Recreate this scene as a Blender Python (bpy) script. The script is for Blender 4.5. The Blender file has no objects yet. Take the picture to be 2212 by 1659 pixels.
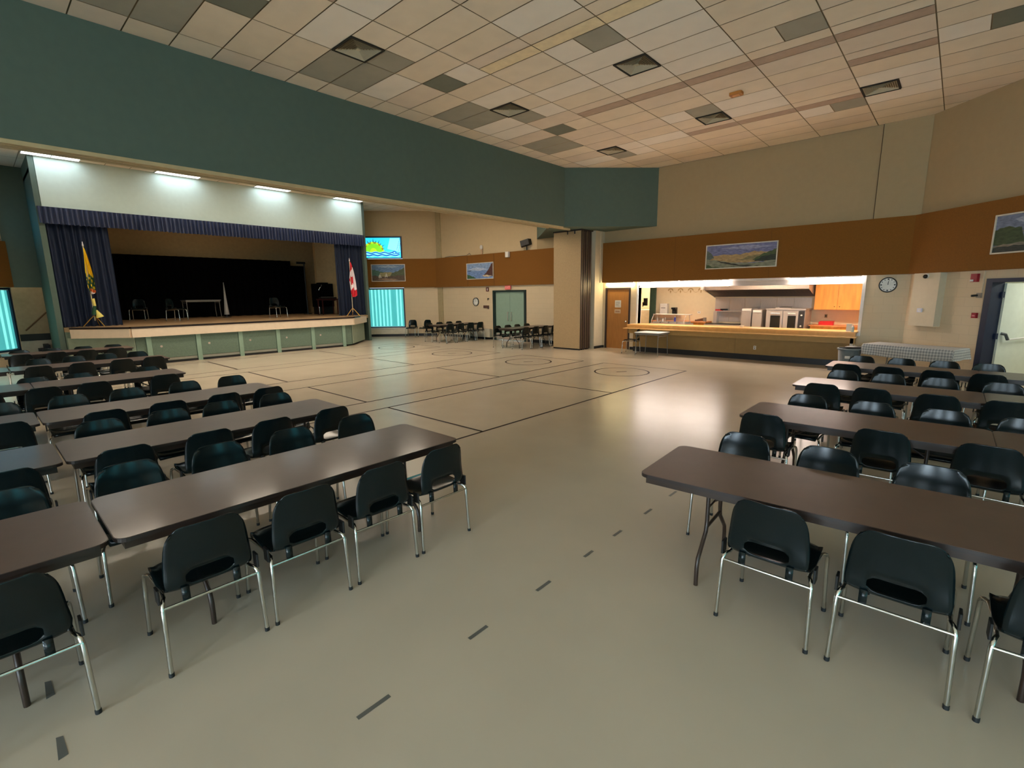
import bpy, bmesh, math, random
from mathutils import Vector, Matrix
random.seed(7)
PI = math.pi
SC = bpy.context.scene
COL = SC.collection

# ------------------------------------------------------------------ camera, world, exposure
cam_d = bpy.data.cameras.new('camera')
cam = bpy.data.objects.new('camera', cam_d)
COL.objects.link(cam)
cam_d.sensor_fit = 'HORIZONTAL'
cam_d.sensor_width = 36.0
cam_d.lens = 1049.6 / 2212 * 36.0
cam_d.clip_start = 0.05
cam_d.clip_end = 200
_R = Vector((0.74145194, 0.67091093, -0.01129375))
_U = Vector((-0.11339895, 0.14187544, 0.9833677))
_F = Vector((-0.66135445, 0.72783919, -0.18127442))
cam.matrix_world = Matrix(((_R.x, _U.x, -_F.x, 0), (_R.y, _U.y, -_F.y, 0), (_R.z, _U.z, -_F.z, 1.97), (0, 0, 0, 1)))
SC.camera = cam
w = bpy.data.worlds.new('world'); SC.world = w; w.use_nodes = True
w.node_tree.nodes['Background'].inputs[0].default_value = (0.55, 0.8, 0.95, 1)
w.node_tree.nodes['Background'].inputs[1].default_value = 0.6
SC.view_settings.view_transform = 'Standard'
SC.view_settings.look = 'None'
SC.view_settings.gamma = 1.0
SC.view_settings.use_curve_mapping = False
SC.view_settings.exposure = 1.35
SC.cycles.max_bounces = 8
SC.cycles.diffuse_bounces = 5
SC.cycles.glossy_bounces = 4
SC.cycles.caustics_reflective = False
SC.cycles.caustics_refractive = False
SC.cycles.sample_clamp_indirect = 6.0
# light levels of the seen sources and the added ones
E_BLIND = 0.42      # daylit blinds of the visible windows
E_REAR_FILL = 12.0       # unseen windows added behind the camera as fill light
E_PANEL = 2.4
E_HALL_FILL = 15.0        # unseen panels added beyond the bulkhead to brighten the hall     # fluorescent ceiling panels
E_SIDE = 1.6       # teal blinds of the side wall
E_TUBE = 25.0      # kitchen hatch tubes
E_KITCHEN = 7.0    # kitchen ceiling lights
E_CORR = 6.5       # corridor lights

# ------------------------------------------------------------------ materials
def srgb(r, g, b):
    def f(c):
        c /= 255.0
        return c / 12.92 if c <= 0.04045 else ((c + 0.055) / 1.055) ** 2.4
    return (f(r), f(g), f(b), 1.0)

MATS = {}
def mat(name, col, rough=0.6, metal=0.0, var=0.06, scale=8.0, bump=0.0, bscale=60.0, emit=None, estr=0.0, spec=None, stretch=None, coat=0.0):
    if name in MATS: return MATS[name]
    m = bpy.data.materials.new(name); m.use_nodes = True
    nt = m.node_tree; bs = nt.nodes['Principled BSDF']
    c = srgb(*col)
    tc = nt.nodes.new('ShaderNodeTexCoord')
    nz = nt.nodes.new('ShaderNodeTexNoise'); nz.inputs['Scale'].default_value = scale; nz.inputs['Detail'].default_value = 3
    if stretch:
        mp = nt.nodes.new('ShaderNodeMapping'); mp.inputs['Scale'].default_value = stretch
        nt.links.new(tc.outputs['Object'], mp.inputs[0]); nt.links.new(mp.outputs[0], nz.inputs['Vector'])
    else:
        nt.links.new(tc.outputs['Object'], nz.inputs['Vector'])
    rp = nt.nodes.new('ShaderNodeValToRGB')
    rp.color_ramp.elements[0].position = 0.3; rp.color_ramp.elements[1].position = 0.7
    rp.color_ramp.elements[0].color = tuple(max(0, x * (1 - var)) for x in c[:3]) + (1,)
    rp.color_ramp.elements[1].color = tuple(min(1, x * (1 + var)) for x in c[:3]) + (1,)
    nt.links.new(nz.outputs[0], rp.inputs[0])
    nt.links.new(rp.outputs[0], bs.inputs['Base Color'])
    bs.inputs['Roughness'].default_value = rough
    bs.inputs['Metallic'].default_value = metal
    if spec is not None: bs.inputs['Specular IOR Level'].default_value = spec
    if coat: bs.inputs['Coat Weight'].default_value = coat; bs.inputs['Coat Roughness'].default_value = 0.12
    if bump:
        n2 = nt.nodes.new('ShaderNodeTexNoise'); n2.inputs['Scale'].default_value = bscale
        nt.links.new(tc.outputs['Object'], n2.inputs['Vector'])
        bp = nt.nodes.new('ShaderNodeBump'); bp.inputs['Strength'].default_value = bump; bp.inputs['Distance'].default_value = 0.01
        nt.links.new(n2.outputs[0], bp.inputs['Height']); nt.links.new(bp.outputs[0], bs.inputs['Normal'])
    if emit:
        bs.inputs['Emission Color'].default_value = srgb(*emit)
        bs.inputs['Emission Strength'].default_value = estr
    MATS[name] = m
    return m

def block_mat(name, col, d, rough=0.7, mortar=0.90):
    """painted concrete block wall, courses running along the wall direction d"""
    if name in MATS: return MATS[name]
    m = bpy.data.materials.new(name); m.use_nodes = True
    nt = m.node_tree; bs = nt.nodes['Principled BSDF']; c = srgb(*col)
    g = nt.nodes.new('ShaderNodeNewGeometry')
    dt = nt.nodes.new('ShaderNodeVectorMath'); dt.operation = 'DOT_PRODUCT'; dt.inputs[1].default_value = (d[0], d[1], 0)
    nt.links.new(g.outputs['Position'], dt.inputs[0])
    sp = nt.nodes.new('ShaderNodeSeparateXYZ'); nt.links.new(g.outputs['Position'], sp.inputs[0])
    cb = nt.nodes.new('ShaderNodeCombineXYZ')
    nt.links.new(dt.outputs['Value'], cb.inputs[0]); nt.links.new(sp.outputs[2], cb.inputs[1])
    br = nt.nodes.new('ShaderNodeTexBrick')
    br.inputs['Scale'].default_value = 1.0; br.inputs['Brick Width'].default_value = 0.4; br.inputs['Row Height'].default_value = 0.2
    br.inputs['Mortar Size'].default_value = 0.006; br.inputs['Mortar Smooth'].default_value = 0.5
    br.inputs['Color1'].default_value = c
    br.inputs['Color2'].default_value = tuple(x * 0.97 for x in c[:3]) + (1,)
    br.inputs['Mortar'].default_value = tuple(x * mortar for x in c[:3]) + (1,)
    nt.links.new(cb.outputs[0], br.inputs['Vector'])
    nt.links.new(br.outputs['Color'], bs.inputs['Base Color'])
    bp = nt.nodes.new('ShaderNodeBump'); bp.inputs['Strength'].default_value = 0.25; bp.inputs['Distance'].default_value = 0.006; bp.invert = True
    nt.links.new(br.outputs['Fac'], bp.inputs['Height']); nt.links.new(bp.outputs[0], bs.inputs['Normal'])
    bs.inputs['Roughness'].default_value = rough
    MATS[name] = m
    return m

def glow(name, col, strength):
    if name in MATS: return MATS[name]
    m = bpy.data.materials.new(name); m.use_nodes = True
    nt = m.node_tree; bs = nt.nodes['Principled BSDF']
    bs.inputs['Base Color'].default_value = srgb(*col)
    tc = nt.nodes.new('ShaderNodeTexCoord'); nz = nt.nodes.new('ShaderNodeTexNoise'); nz.inputs['Scale'].default_value = 2.0
    nt.links.new(tc.outputs['Object'], nz.inputs['Vector'])
    mr = nt.nodes.new('ShaderNodeMapRange'); mr.inputs['To Min'].default_value = strength * 0.85; mr.inputs['To Max'].default_value = strength * 1.15
    nt.links.new(nz.outputs[0], mr.inputs[0]); nt.links.new(mr.outputs[0], bs.inputs['Emission Strength'])
    bs.inputs['Emission Color'].default_value = srgb(*col)
    bs.inputs['Roughness'].default_value = 0.5
    MATS[name] = m
    return m

# ------------------------------------------------------------------ mesh builder
class MB:
    def __init__(s): s.v = []; s.f = []; s.m = []; s.sm = []
    def add(s, vs, fs, mi=0, smooth=False, M=None):
        o = len(s.v)
        for p in vs:
            p = Vector(p)
            s.v.append(tuple(M @ p) if M is not None else tuple(p))
        for f in fs:
            s.f.append([i + o for i in f]); s.m.append(mi); s.sm.append(smooth)
        return s
    def box(s, a, b, mi=0, M=None):
        x0, y0, z0 = a; x1, y1, z1 = b
        if x0 > x1: x0, x1 = x1, x0
        if y0 > y1: y0, y1 = y1, y0
        if z0 > z1: z0, z1 = z1, z0
        vs = [(x0,y0,z0),(x1,y0,z0),(x1,y1,z0),(x0,y1,z0),(x0,y0,z1),(x1,y0,z1),(x1,y1,z1),(x0,y1,z1)]
        return s.add(vs, [(0,3,2,1),(4,5,6,7),(0,1,5,4),(1,2,6,5),(2,3,7,6),(3,0,4,7)], mi, False, M)
    def rbox(s, a, b, r, mi=0, M=None, seg=3):
        """box with rounded vertical corners"""
        x0, y0, z0 = a; x1, y1, z1 = b
        return s.prism(rrect(x0, y0, x1, y1, r, seg), z0, z1, mi, M)
    def prism(s, poly, z0, z1, mi=0, M=None, smooth=False):
        n = len(poly)
        ar = sum(poly[i][0]*poly[(i+1)%n][1] - poly[(i+1)%n][0]*poly[i][1] for i in range(n))
        if ar < 0: poly = list(reversed(poly))
        vs = [(x,y,z0) for x,y in poly] + [(x,y,z1) for x,y in poly]
        s.add(vs, [tuple(reversed(range(n))), tuple(range(n, 2*n))], mi, False, M)
        s.add(vs, [(i,(i+1)%n,n+(i+1)%n,n+i) for i in range(n)], mi, smooth, M)
        return s
    def seg(s, p, q, t, z0, z1, mi=0):
        """wall slab from p to q in plan, thickness t to the left of p->q"""
        dx, dy = q[0]-p[0], q[1]-p[1]; L = math.hypot(dx, dy); nx, ny = -dy/L*t, dx/L*t
        return s.prism([p, q, (q[0]+nx, q[1]+ny), (p[0]+nx, p[1]+ny)], z0, z1, mi)
    def cyl(s, p, q, r, n=10, mi=0, r2=None, caps=True, M=None, smooth=True):
        p = Vector(p); q = Vector(q); r2 = r if r2 is None else r2
        d = (q - p).normalized(); a = d.orthogonal().normalized(); b = d.cross(a)
        vs = [p + (a*math.cos(2*PI*i/n) + b*math.sin(2*PI*i/n))*r for i in range(n)] + [q + (a*math.cos(2*PI*i/n) + b*math.sin(2*PI*i/n))*r2 for i in range(n)]
        s.add(vs, [(i,(i+1)%n,n+(i+1)%n,n+i) for i in range(n)], mi, smooth, M)
        if caps: s.add(vs, [tuple(reversed(range(n))), tuple(range(n,2*n))], mi, False, M)
        return s
    def tube(s, pts, r, n=8, mi=0, M=None):
        pts = [Vector(p) for p in pts]; rings = []; k = len(pts)
        up = None
        for i, p in enumerate(pts):
            d = (pts[min(i+1,k-1)] - pts[max(i-1,0)]).normalized()
            if up is None: a = d.orthogonal().normalized()
            else: a = (up - d*up.dot(d)).normalized()
            up = a; b = d.cross(a)
            rings.append([p + (a*math.cos(2*PI*j/n) + b*math.sin(2*PI*j/n))*r for j in range(n)])
        vs = [v for rg in rings for v in rg]
        fs = [(i*n+j, i*n+(j+1)%n, (i+1)*n+(j+1)%n, (i+1)*n+j) for i in range(k-1) for j in range(n)]
        s.add(vs, fs, mi, True, M)
        s.add(vs, [tuple(reversed(range(n))), tuple(range((k-1)*n, k*n))], mi, False, M)
        return s
    def sphere(s, c, r, n=12, mi=0, sc=(1,1,1), half=None):
        vs = []; fs = []; m = n//2
        for i in range(m+1):
            th = PI*i/m
            if half == 'lower': th = PI/2 + th/2
            for j in range(n):
                ph = 2*PI*j/n
                vs.append((c[0]+r*sc[0]*math.sin(th)*math.cos(ph), c[1]+r*sc[1]*math.sin(th)*math.sin(ph), c[2]+r*sc[2]*math.cos(th)))
        for i in range(m):
            for j in range(n): fs.append((i*n+j, (i+1)*n+j, (i+1)*n+(j+1)%n, i*n+(j+1)%n))
        return s.add(vs, fs, mi, True)
    def quad(s, a, b, c, d, mi=0): return s.add([a,b,c,d], [(0,1,2,3)], mi)
    def build(s, name, mats, parent=None, loc=None, weld=False):
        me = bpy.data.meshes.new(name)
        me.from_pydata(s.v, [], s.f)
        if not isinstance(mats, (list, tuple)): mats = [mats]
        for m in mats: me.materials.append(m)
        me.polygons.foreach_set('material_index', s.m)
        me.polygons.foreach_set('use_smooth', s.sm)
        me.update()
        o = bpy.data.objects.new(name, me); COL.objects.link(o)
        if parent is not None: o.parent = parent
        if loc is not None: o.location = loc
        return o

def rrect(x0, y0, x1, y1, r, seg=3):
    out = []
    for cx, cy, a0 in ((x1-r,y1-r,0),(x0+r,y1-r,90),(x0+r,y0+r,180),(x1-r,y0+r,270)):
        for k in range(seg+1):
            a = math.radians(a0 + 90*k/seg); out.append((cx+r*math.cos(a), cy+r*math.sin(a)))
    return out

def tag(o, label=None, cat=None, group=None, kind=None):
    if label: o['label'] = label
    if cat: o['category'] = cat
    if group: o['group'] = group
    if kind: o['kind'] = kind
    return o
def thing(name, label, cat, loc=(0,0,0), rz=0.0, group=None):
    o = bpy.data.objects.new(name, None); COL.objects.link(o); o.empty_display_size = 0.1
    o.location = loc; o.rotation_euler = (0,0,rz)
    return tag(o, label, cat, group)
def struct(o): o['kind'] = 'structure'; return o
def dup(root, loc, rz, label=None, group=None):
    r = root.copy(); COL.objects.link(r); r.location = loc; r.rotation_euler = (0,0,rz)
    if label: r['label'] = label
    if group: r['group'] = group
    for ch in list(root.children):
        c = ch.copy(); COL.objects.link(c); c.parent = r
        for g in ch.children:
            d = g.copy(); COL.objects.link(d); d.parent = c
    return r
def frame(o, px, dx):
    """matrix whose local x runs along dx (plan), local y is up, local z points off the wall; origin px"""
    d = Vector((dx[0], dx[1], 0)).normalized(); z = Vector((0,0,1)); n = d.cross(z)
    return Matrix(((d.x, z.x, n.x, px[0]), (d.y, z.y, n.y, px[1]), (d.z, z.z, n.z, px[2]), (0,0,0,1)))

# ------------------------------------------------------------------ room sizes
ZC = 5.93                      # ceiling
WY = 15.55                     # kitchen wall face
BX = -9.78                     # bulkhead face
BB0, BB1 = 2.35, 3.72          # brown band
S2 = math.sqrt(0.5)
CREAM = (212, 192, 160)
m_floor = mat('floor_vinyl', (188, 175, 156), rough=0.25, var=0.035, scale=1.3, bump=0.02, bscale=9, spec=0.35)
m_line = mat('floor_line_paint', (58, 46, 42), rough=0.6, spec=0.1)
m_scuff = mat('floor_scuff', (95, 95, 90), rough=0.5)
m_tiles = [mat('ceiling_tile_a', (242, 226, 202), rough=0.9, var=0.03, scale=3), mat('ceiling_tile_b', (238, 222, 202), rough=0.9, var=0.03, scale=3),
           mat('ceiling_tile_c', (244, 230, 208), rough=0.9, var=0.03, scale=3), mat('ceiling_tile_new', (249, 240, 226), rough=0.9, var=0.02, scale=3),
           mat('ceiling_tile_dark', (128, 130, 116), rough=0.9, var=0.05, scale=3), mat('ceiling_grid', (160, 142, 112), rough=0.8),
           mat('ceiling_tile_grey', (172, 168, 152), rough=0.9, var=0.05, scale=3), mat('ceiling_slot_mauve', (196, 172, 152), rough=0.9),
           mat('ceiling_slot_cream', (250, 230, 190), rough=0.9)]
m_wy = block_mat('block_wall_y', CREAM, (1, 0))
m_wx = block_mat('block_wall_x', CREAM, (0, 1))
m_wd = block_mat('block_wall_d', CREAM, (S2, -S2))
m_up = mat('upper_wall_tan', (172, 150, 114), rough=0.85, var=0.02)
m_uph = mat('upper_wall_hall', (200, 178, 142), rough=0.85, var=0.02)
m_we = block_mat('block_wall_e', CREAM, (S2, S2))
m_teal = mat('teal_paint', (84, 102, 92), rough=0.75, var=0.03)
m_band = mat('brown_fabric_panel', (128, 82, 24), rough=0.95, var=0.08, scale=40, bump=0.1, bscale=300)
m_seam = mat('brown_panel_seam', (96, 60, 22), rough=0.9)
m_base = mat('black_baseboard', (24, 26, 30), rough=0.4)
m_cream = mat('cream_paint', (206, 194, 168), rough=0.6, var=0.03)
m_track = mat('track_cream', (190, 172, 132), rough=0.5)
m_trackb = mat('track_brown', (84, 62, 40), rough=0.7)
m_mint = mat('mint_door_paint', (140, 166, 150), rough=0.5, var=0.03)
m_dgreen = mat('dark_green_frame', (30, 48, 46), rough=0.4)
m_navyf = mat('navy_frame', (28, 40, 66), rough=0.4)
m_chrome = mat('chrome', (205, 205, 200), rough=0.16, metal=1.0, var=0.02)
m_steel = mat('brushed_steel', (200, 188, 180), rough=0.40, metal=0.6, var=0.08, scale=5, stretch=(40, 1, 1))
m_black = mat('black_plastic', (14, 16, 18), rough=0.45)
m_white = mat('white_plastic', (225, 222, 216), rough=0.5)

# floor: vinyl with four painted shuffleboard courts and the worn marks of the partition line
f = MB()
f.box((-26, -7.2, -0.12), (9.5, 22, 0.0), 0)
LZ = 0.0015
def fl(x0, y0, x1, y1, mi=1): f.quad((x0,y0,LZ),(x1,y0,LZ),(x1,y1,LZ),(x0,y1,LZ), mi)
for (x0, x1) in ((-7.37, -4.94), (-10.47, -8.06), (-13.92, -11.48), (-17.24, -14.68)):
    h = 0.023
    for x in (x0, x1): fl(x-h, 1.2, x+h, 12.06)
    for y in (1.2, 4.79, 8.43, 12.05): fl(x0, y-h, x1, y+h)
    cx, cy, n = (x0+x1)/2, 10.93, 56
    for k in range(n):
        a0, a1 = 2*PI*k/n, 2*PI*(k+1)/n
        f.add([(cx+r*math.cos(a), cy+r*math.sin(a), LZ) for r, a in ((0.65,a0),(0.695,a0),(0.695,a1),(0.65,a1))], [(0,1,2,3)], 1)
    f.quad((cx-0.11,cy-0.10,LZ),(cx-0.05,cy-0.13,LZ),(cx+0.11,cy+0.10,LZ),(cx+0.05,cy+0.13,LZ), 1)
for (y0, y1) in ((0.96,1.14),(1.68,1.83),(2.30,2.45),(2.87,2.99),(3.30,3.43),(3.84,3.98),(4.36,4.52)):
    fl(-1.90, y0, -1.875, y1, 2)
for (x, y) in ((-3.24, 0.0), (-2.75, 0.0)):
    f.quad((x-0.08,y-0.012,LZ),(x+0.08,y-0.018,LZ),(x+0.07,y+0.016,LZ),(x-0.07,y+0.012,LZ), 2)
struct(f.build('floor', [m_floor, m_line, m_scuff]))

# ceiling: lay-in tiles 0.61 x 1.22 on a grid, seen as one surface
c = MB()
GX, GY, DX, DY = -8.03, 3.95, 1.22, 0.61
dark, grey, new = set(), set(), set()
halves = {}     # (i, j): which half [0 left, 1 right] -> material
for i in (-4, -3, 1, 2, 6, 7, 11, 12): grey.add((i, -1))
for key, hf, mi in (((4,0),0,4), ((-2,0),0,4), ((2,0),0,6), ((8,0),0,6), ((10,0),0,4), ((15,0),0,6), ((5,2),1,6), ((12,2),1,6), ((8,4),1,6), ((15,4),1,6), ((11,6),1,4)):
    halves.setdefault(key, {})[hf] = mi
vents = [(1,0,0),(7,0,0),(14,0,0),(7,2,1),(13,2,1),(14,5,0)]
for (i, j, hf) in vents: halves.setdefault((i,j), {})[hf] = None
for (i, j) in ((0,0),(1,0),(0,1),(3,-1),(6,0),(7,1),(14,0),(15,-1),(5,2),(6,2),(7,2),(8,2),(5,3),(6,3),(7,3),(8,3),(12,2),(13,2),(12,3),(13,3),(13,5),(14,5),(15,5),(15,4),(8,-1),(9,-1),(14,1),(15,0),(-1,1),(2,0),(8,0),(3,2)): new.add((i,j))
slots = {4: (1, 4, 8), 9: (1, 6, 7), 14: (2, 5, 7), -1: (1, 6, 7)}
g = 0.009
def tile(x0, x1, y0, y1, mi): c.add([(x0+g,y0+g,ZC),(x0+g,y1-g,ZC),(x1-g,y1-g,ZC),(x1-g,y0+g,ZC)], [(0,1,2,3)], mi)
for i in range(-19, 20):
    for j in range(-14, 14):
        x0, y0 = GX + DX*j, GY + DY*i
        if x0 > 9 or y0 > 16: continue
        base = 3 if (i,j) in new else (6 if (i,j) in grey else random.choice((0,0,1,2)))
        if (i,j) in halves:
            for hf in (0,1):
                mi = halves[(i,j)].get(hf, 3 if random.random() < 0.7 else 2)
                if mi is None: continue
                tile(x0+hf*DX/2, x0+(hf+1)*DX/2, y0, y0+DY, mi)
        elif i in slots and slots[i][0] <= j < slots[i][1]:
            tile(x0, x0+DX, y0, y0+DY*0.52, base)
            tile(x0, x0+DX, y0+DY*0.52, y0+DY, slots[i][2])
        elif (i, j) == (11, 5):
            tile(x0, x0+DX, y0, y0+DY*0.5, 1); tile(x0, x0+DX, y0+DY*0.5, y0+DY, 7)
        else: tile(x0, x0+DX, y0, y0+DY, base)
c.box((-26, -7.2, ZC+0.012), (9.5, 16.2, ZC+0.12), 5)
struct(c.build('ceiling', m_tiles))

# square diffusers in the ceiling
m_vent = mat('vent_metal', (196, 186, 160), rough=0.5)
m_ventk = mat('vent_dark', (40, 34, 24), rough=0.8)  # dark colour of the vent frame and duct
def make_vent(name, label):
    t = thing(name, label, 'ceiling vent', group='square diffusers in the ceiling')
    h = 0.305
    fr = MB()
    for a, b in (((-h,-h),(h,-h+0.03)), ((-h,h-0.03),(h,h)), ((-h,-h+0.03),(-h+0.03,h-0.03)), ((h-0.03,-h+0.03),(h,h-0.03))):
        fr.box((a[0],a[1],-0.02), (b[0],b[1],0.0))
    fr.build('frame', m_ventk, t)
    MB().box((-h+0.03,-h+0.03,0.06), (h-0.03,h-0.03,0.07)).build('duct', m_ventk, t)
    lv = MB()
    for k in range(8):
        r0 = h - 0.035 - k*0.033
        r1 = r0 - 0.028
        for q in range(4):
            M = Matrix.Rotation(q*PI/2, 4, 'Z')
            lv.add([(-r0, -r0, -0.012), (r0, -r0, -0.012), (r1, -r1, 0.02), (-r1, -r1, 0.02)], [(0,1,2,3)], 0, False, M)
    lv.box((-0.04,-0.04,-0.005),(0.04,0.04,0.005))
    lv.build('louvre', m_vent, t)
    return t
vlab = ['square diffuser beside the pair of grey tiles, closest to the viewer along the teal bulkhead',
        'square diffuser in the middle of the row beside the teal bulkhead',
        'square diffuser at the far end of the row beside the teal bulkhead',
        'square diffuser between two dark tiles and the beam, middle ceiling row, closer one',
        'square diffuser of the middle ceiling row, near the orange detector',
        'square diffuser of the outermost ceiling row, above the round wall clock']
v0 = None
for k, (i, j, hf) in enumerate(vents):
    loc = (GX + DX*j + DX/4 + hf*DX/2, GY + DY*(i+0.5), ZC)
    if v0 is None: v0 = make_vent('ceiling_vent', vlab[0]); v0.location = loc
    else: dup(v0, loc, 0, vlab[k])
t = thing('heat_detector', 'small orange detector box on the ceiling tiles', 'detector', (-3.8, 11.03, ZC))
MB().rbox((-0.12,-0.09,-0.05),(0.12,0.09,0), 0.03).build('housing', mat('orange_plastic', (190,120,50), rough=0.5), t)
MB().rbox((-0.07,-0.05,-0.06),(0.07,0.05,-0.05), 0.02).build('cover', mat('orange_cover', (220,150,80), rough=0.5), t)

# walls
wk = MB()
T = 0.2
for (x0, x1, z0, z1) in ((-12.7,-9.49,0,ZC), (-9.49,-8.49,2.16,ZC), (-8.49,-8.19,0,ZC), (-8.19,-1.87,0,0.86), (-8.19,-1.87,2.33,ZC), (-1.87,-0.84,0,ZC)):
    if z0 < BB1 < z1: wk.box((x0, WY, z0), (x1, WY+T, 3.0)); wk.box((x0, WY, 3.0), (x1, WY+T, z1), 1)
    else: wk.box((x0, WY, z0), (x1, WY+T, z1))
struct(wk.build('wall_kitchen', [m_wy, m_up]))
struct(MB().box((-1.80, WY-0.05, BB1-0.02), (-0.88, WY, ZC-0.002)).build('wall_offset', m_up))
struct(MB().box((-1.815, WY-0.035, BB1), (-1.80, WY-0.001, ZC-0.004)).build('trim_1', mat('joint_dark', (70, 52, 36), rough=0.9)))  # dark joint line between the wall sections
wh = MB()
for (x0, x1, z0, z1) in ((-19.2,-15.19,0,ZC), (-15.19,-13.27,2.15,ZC), (-13.27,-12.7,0,ZC)):
    wh.box((x0, WY, z0), (x1, WY+T, min(z1, 3.0))); wh.box((x0, WY, 3.0), (x1, WY+T, z1), 1)
struct(wh.build('wall_hall', [m_wy, m_uph]))
# facet 1 with two window openings, u measured from (-21.5, 13.05) along (1,1)
FA = (-21.5, 13.05)
def onf(u, z, off=0.0, A=FA, d=(S2, S2)):   # point on a facet: u along, off into the room
    return (A[0]+d[0]*u + d[1]*off, A[1]+d[1]*u - d[0]*off, z)
def facet(mb, A, d, u0, u1, z0, z1, off0, off1, mi=0):
    a = onf(u0, 0, off0, A, d); b = onf(u1, 0, off0, A, d); cc = onf(u1, 0, off1, A, d); e = onf(u0, 0, off1, A, d)
    mb.prism([a[:2], b[:2], cc[:2], e[:2]], z0, z1, mi)
w1 = MB()
for (u0, u1, z0, z1) in ((-0.6, 0.05, 0, ZC), (0.05, 1.92, 0, 0.40), (0.05, 1.92, 2.36, 3.72), (0.05, 1.92, 4.78, ZC), (1.92, 3.536, 0, ZC)):
    if z0 < 3.0 < z1: facet(w1, FA, (S2, S2), u0, u1, z0, 3.0, 0, -T); facet(w1, FA, (S2, S2), u0, u1, 3.0, z1, 0, -T, 1)
    else: facet(w1, FA, (S2, S2), u0, u1, z0, z1, 0, -T, 1 if z0 > 3 else 0)
struct(w1.build('wall_window', [m_we, m_uph]))
# right facet with a doorway, u measured from (-0.92, 15.55) along (1,-1)
FB = (-0.92, 15.55)
w2 = MB()
for (u0, u1, z0, z1) in ((0, 2.0, 0, ZC), (2.0, 3.1, 2.12, ZC), (3.1, 12.2, 0, ZC)):
    a = (FB[0]+S2*u0, FB[1]-S2*u0); b = (FB[0]+S2*u1, FB[1]-S2*u1)
    pl = [a, b, (b[0]+S2*T, b[1]+S2*T), (a[0]+S2*T, a[1]+S2*T)]
    w2.prism(pl, z0, 3.0); w2.prism(pl, 3.0, z1, 1)
struct(w2.build('wall_facet', [m_wd, m_up]))
def onb(u, z, off=0.0): return (FB[0]+S2*u - S2*off, FB[1]-S2*u - S2*off, z)
def facetb(mb, u0, u1, z0, z1, off0, off1, mi=0):
    a, b, cc, e = onb(u0,0,off0), onb(u1,0,off0), onb(u1,0,off1), onb(u0,0,off1)
    mb.prism([a[:2], b[:2], cc[:2], e[:2]], z0, z1, mi)
# side, rear and hall walls; window openings filled by glowing blinds
struct(MB().box((7.7, -7.0, 0), (7.9, 7.0, ZC)).build('wall_side', m_wx))
struct(MB().box((-26, -7.2, 0), (7.9, -7.0, ZC)).build('wall_rear', m_wy))
# left alcove: wall with doorway at x=-21.6, stage side wall, facet 3
wl = MB()
wl.box((-21.8, 0.90, 2.36), (-21.6, 1.66, ZC))
struct(wl.build('wall_alcove', m_teal))
struct(MB().box((-21.8, 1.66, 0), (-19.5, 1.79, ZC-0.002)).build('wall_stage_side', m_teal))
FC = (-21.6, 0.95)
w3 = MB()
for (u0, u1, z0, z1) in ((0, 0.06, 0, ZC), (0.06, 1.96, 0, 0.40), (0.06, 1.96, 2.36, 3.72), (0.06, 1.96, 4.78, ZC), (1.96, 9.0, 0, ZC)):
    a = (FC[0]+S2*u0, FC[1]-S2*u0); b = (FC[0]+S2*u1, FC[1]-S2*u1)
    w3.prism([a, b, (b[0]-S2*T, b[1]-S2*T), (a[0]-S2*T, a[1]-S2*T)], z0, z1)
struct(w3.build('wall_left', m_wd))
# alcove behind the doorway with steps to the stage
m_alc = mat('alcove_paint', (178, 162, 132), rough=0.8)
al = MB()
al.box((-22.75, -0.6, 0), (-22.65, 1.79, 3.2)); al.box((-22.65, 1.745, 0), (-21.801, 1.79, 3.2)); al.box((-22.75, -0.6, 3.1), (-21.8, 1.79, 3.2)); al.box((-22.75, -0.7, 0), (-21.8, -0.6, 3.2))
struct(al.build('wall_alcove_back', m_alc))
t = thing('stair_fill_light', 'small unseen light added to brighten the steps beside the stage', 'ceiling light', (-22.2, 0.9, 3.1))  # unseen lamp added to brighten the alcove
MB().box((-0.15,-0.3,-0.05),(0.15,0.3,0)).build('housing', m_white, t)
MB().box((-0.13,-0.28,-0.065),(0.13,0.28,-0.05)).build('diffuser', glow('stair_fill_glow', (255, 240, 210), 3.0), t)
st = thing('stage_steps', 'dark steps rising to the stage inside the doorway beside the tall window', 'steps', (-22.65, 0.0, 0))
sm = MB()
for k in range(4): sm.box((0.06, 1.10+0.13*k, 0.0), (0.80, 1.10+0.13*(k+1)-0.001, 0.13*(k+1)))
sm.build('flight', mat('dark_step', (36, 38, 50), rough=0.7), st)
MB().box((0.001, -0.5, 0.0), (0.05, 1.74, 0.64)).build('lower_panel', mat('white_parapet', (206, 198, 182), rough=0.6), st)
MB().box((0.001, -0.5, 0.641), (0.07, 1.74, 0.86)).build('capping', mat('black_cap', (14, 20, 20), rough=0.5), st)
MB().cyl((0.05, 1.15, 0.98), (0.05, 1.72, 1.56), 0.022).build('handrail', mat('handrail_wood', (96, 70, 40), rough=0.5), st)

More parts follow.
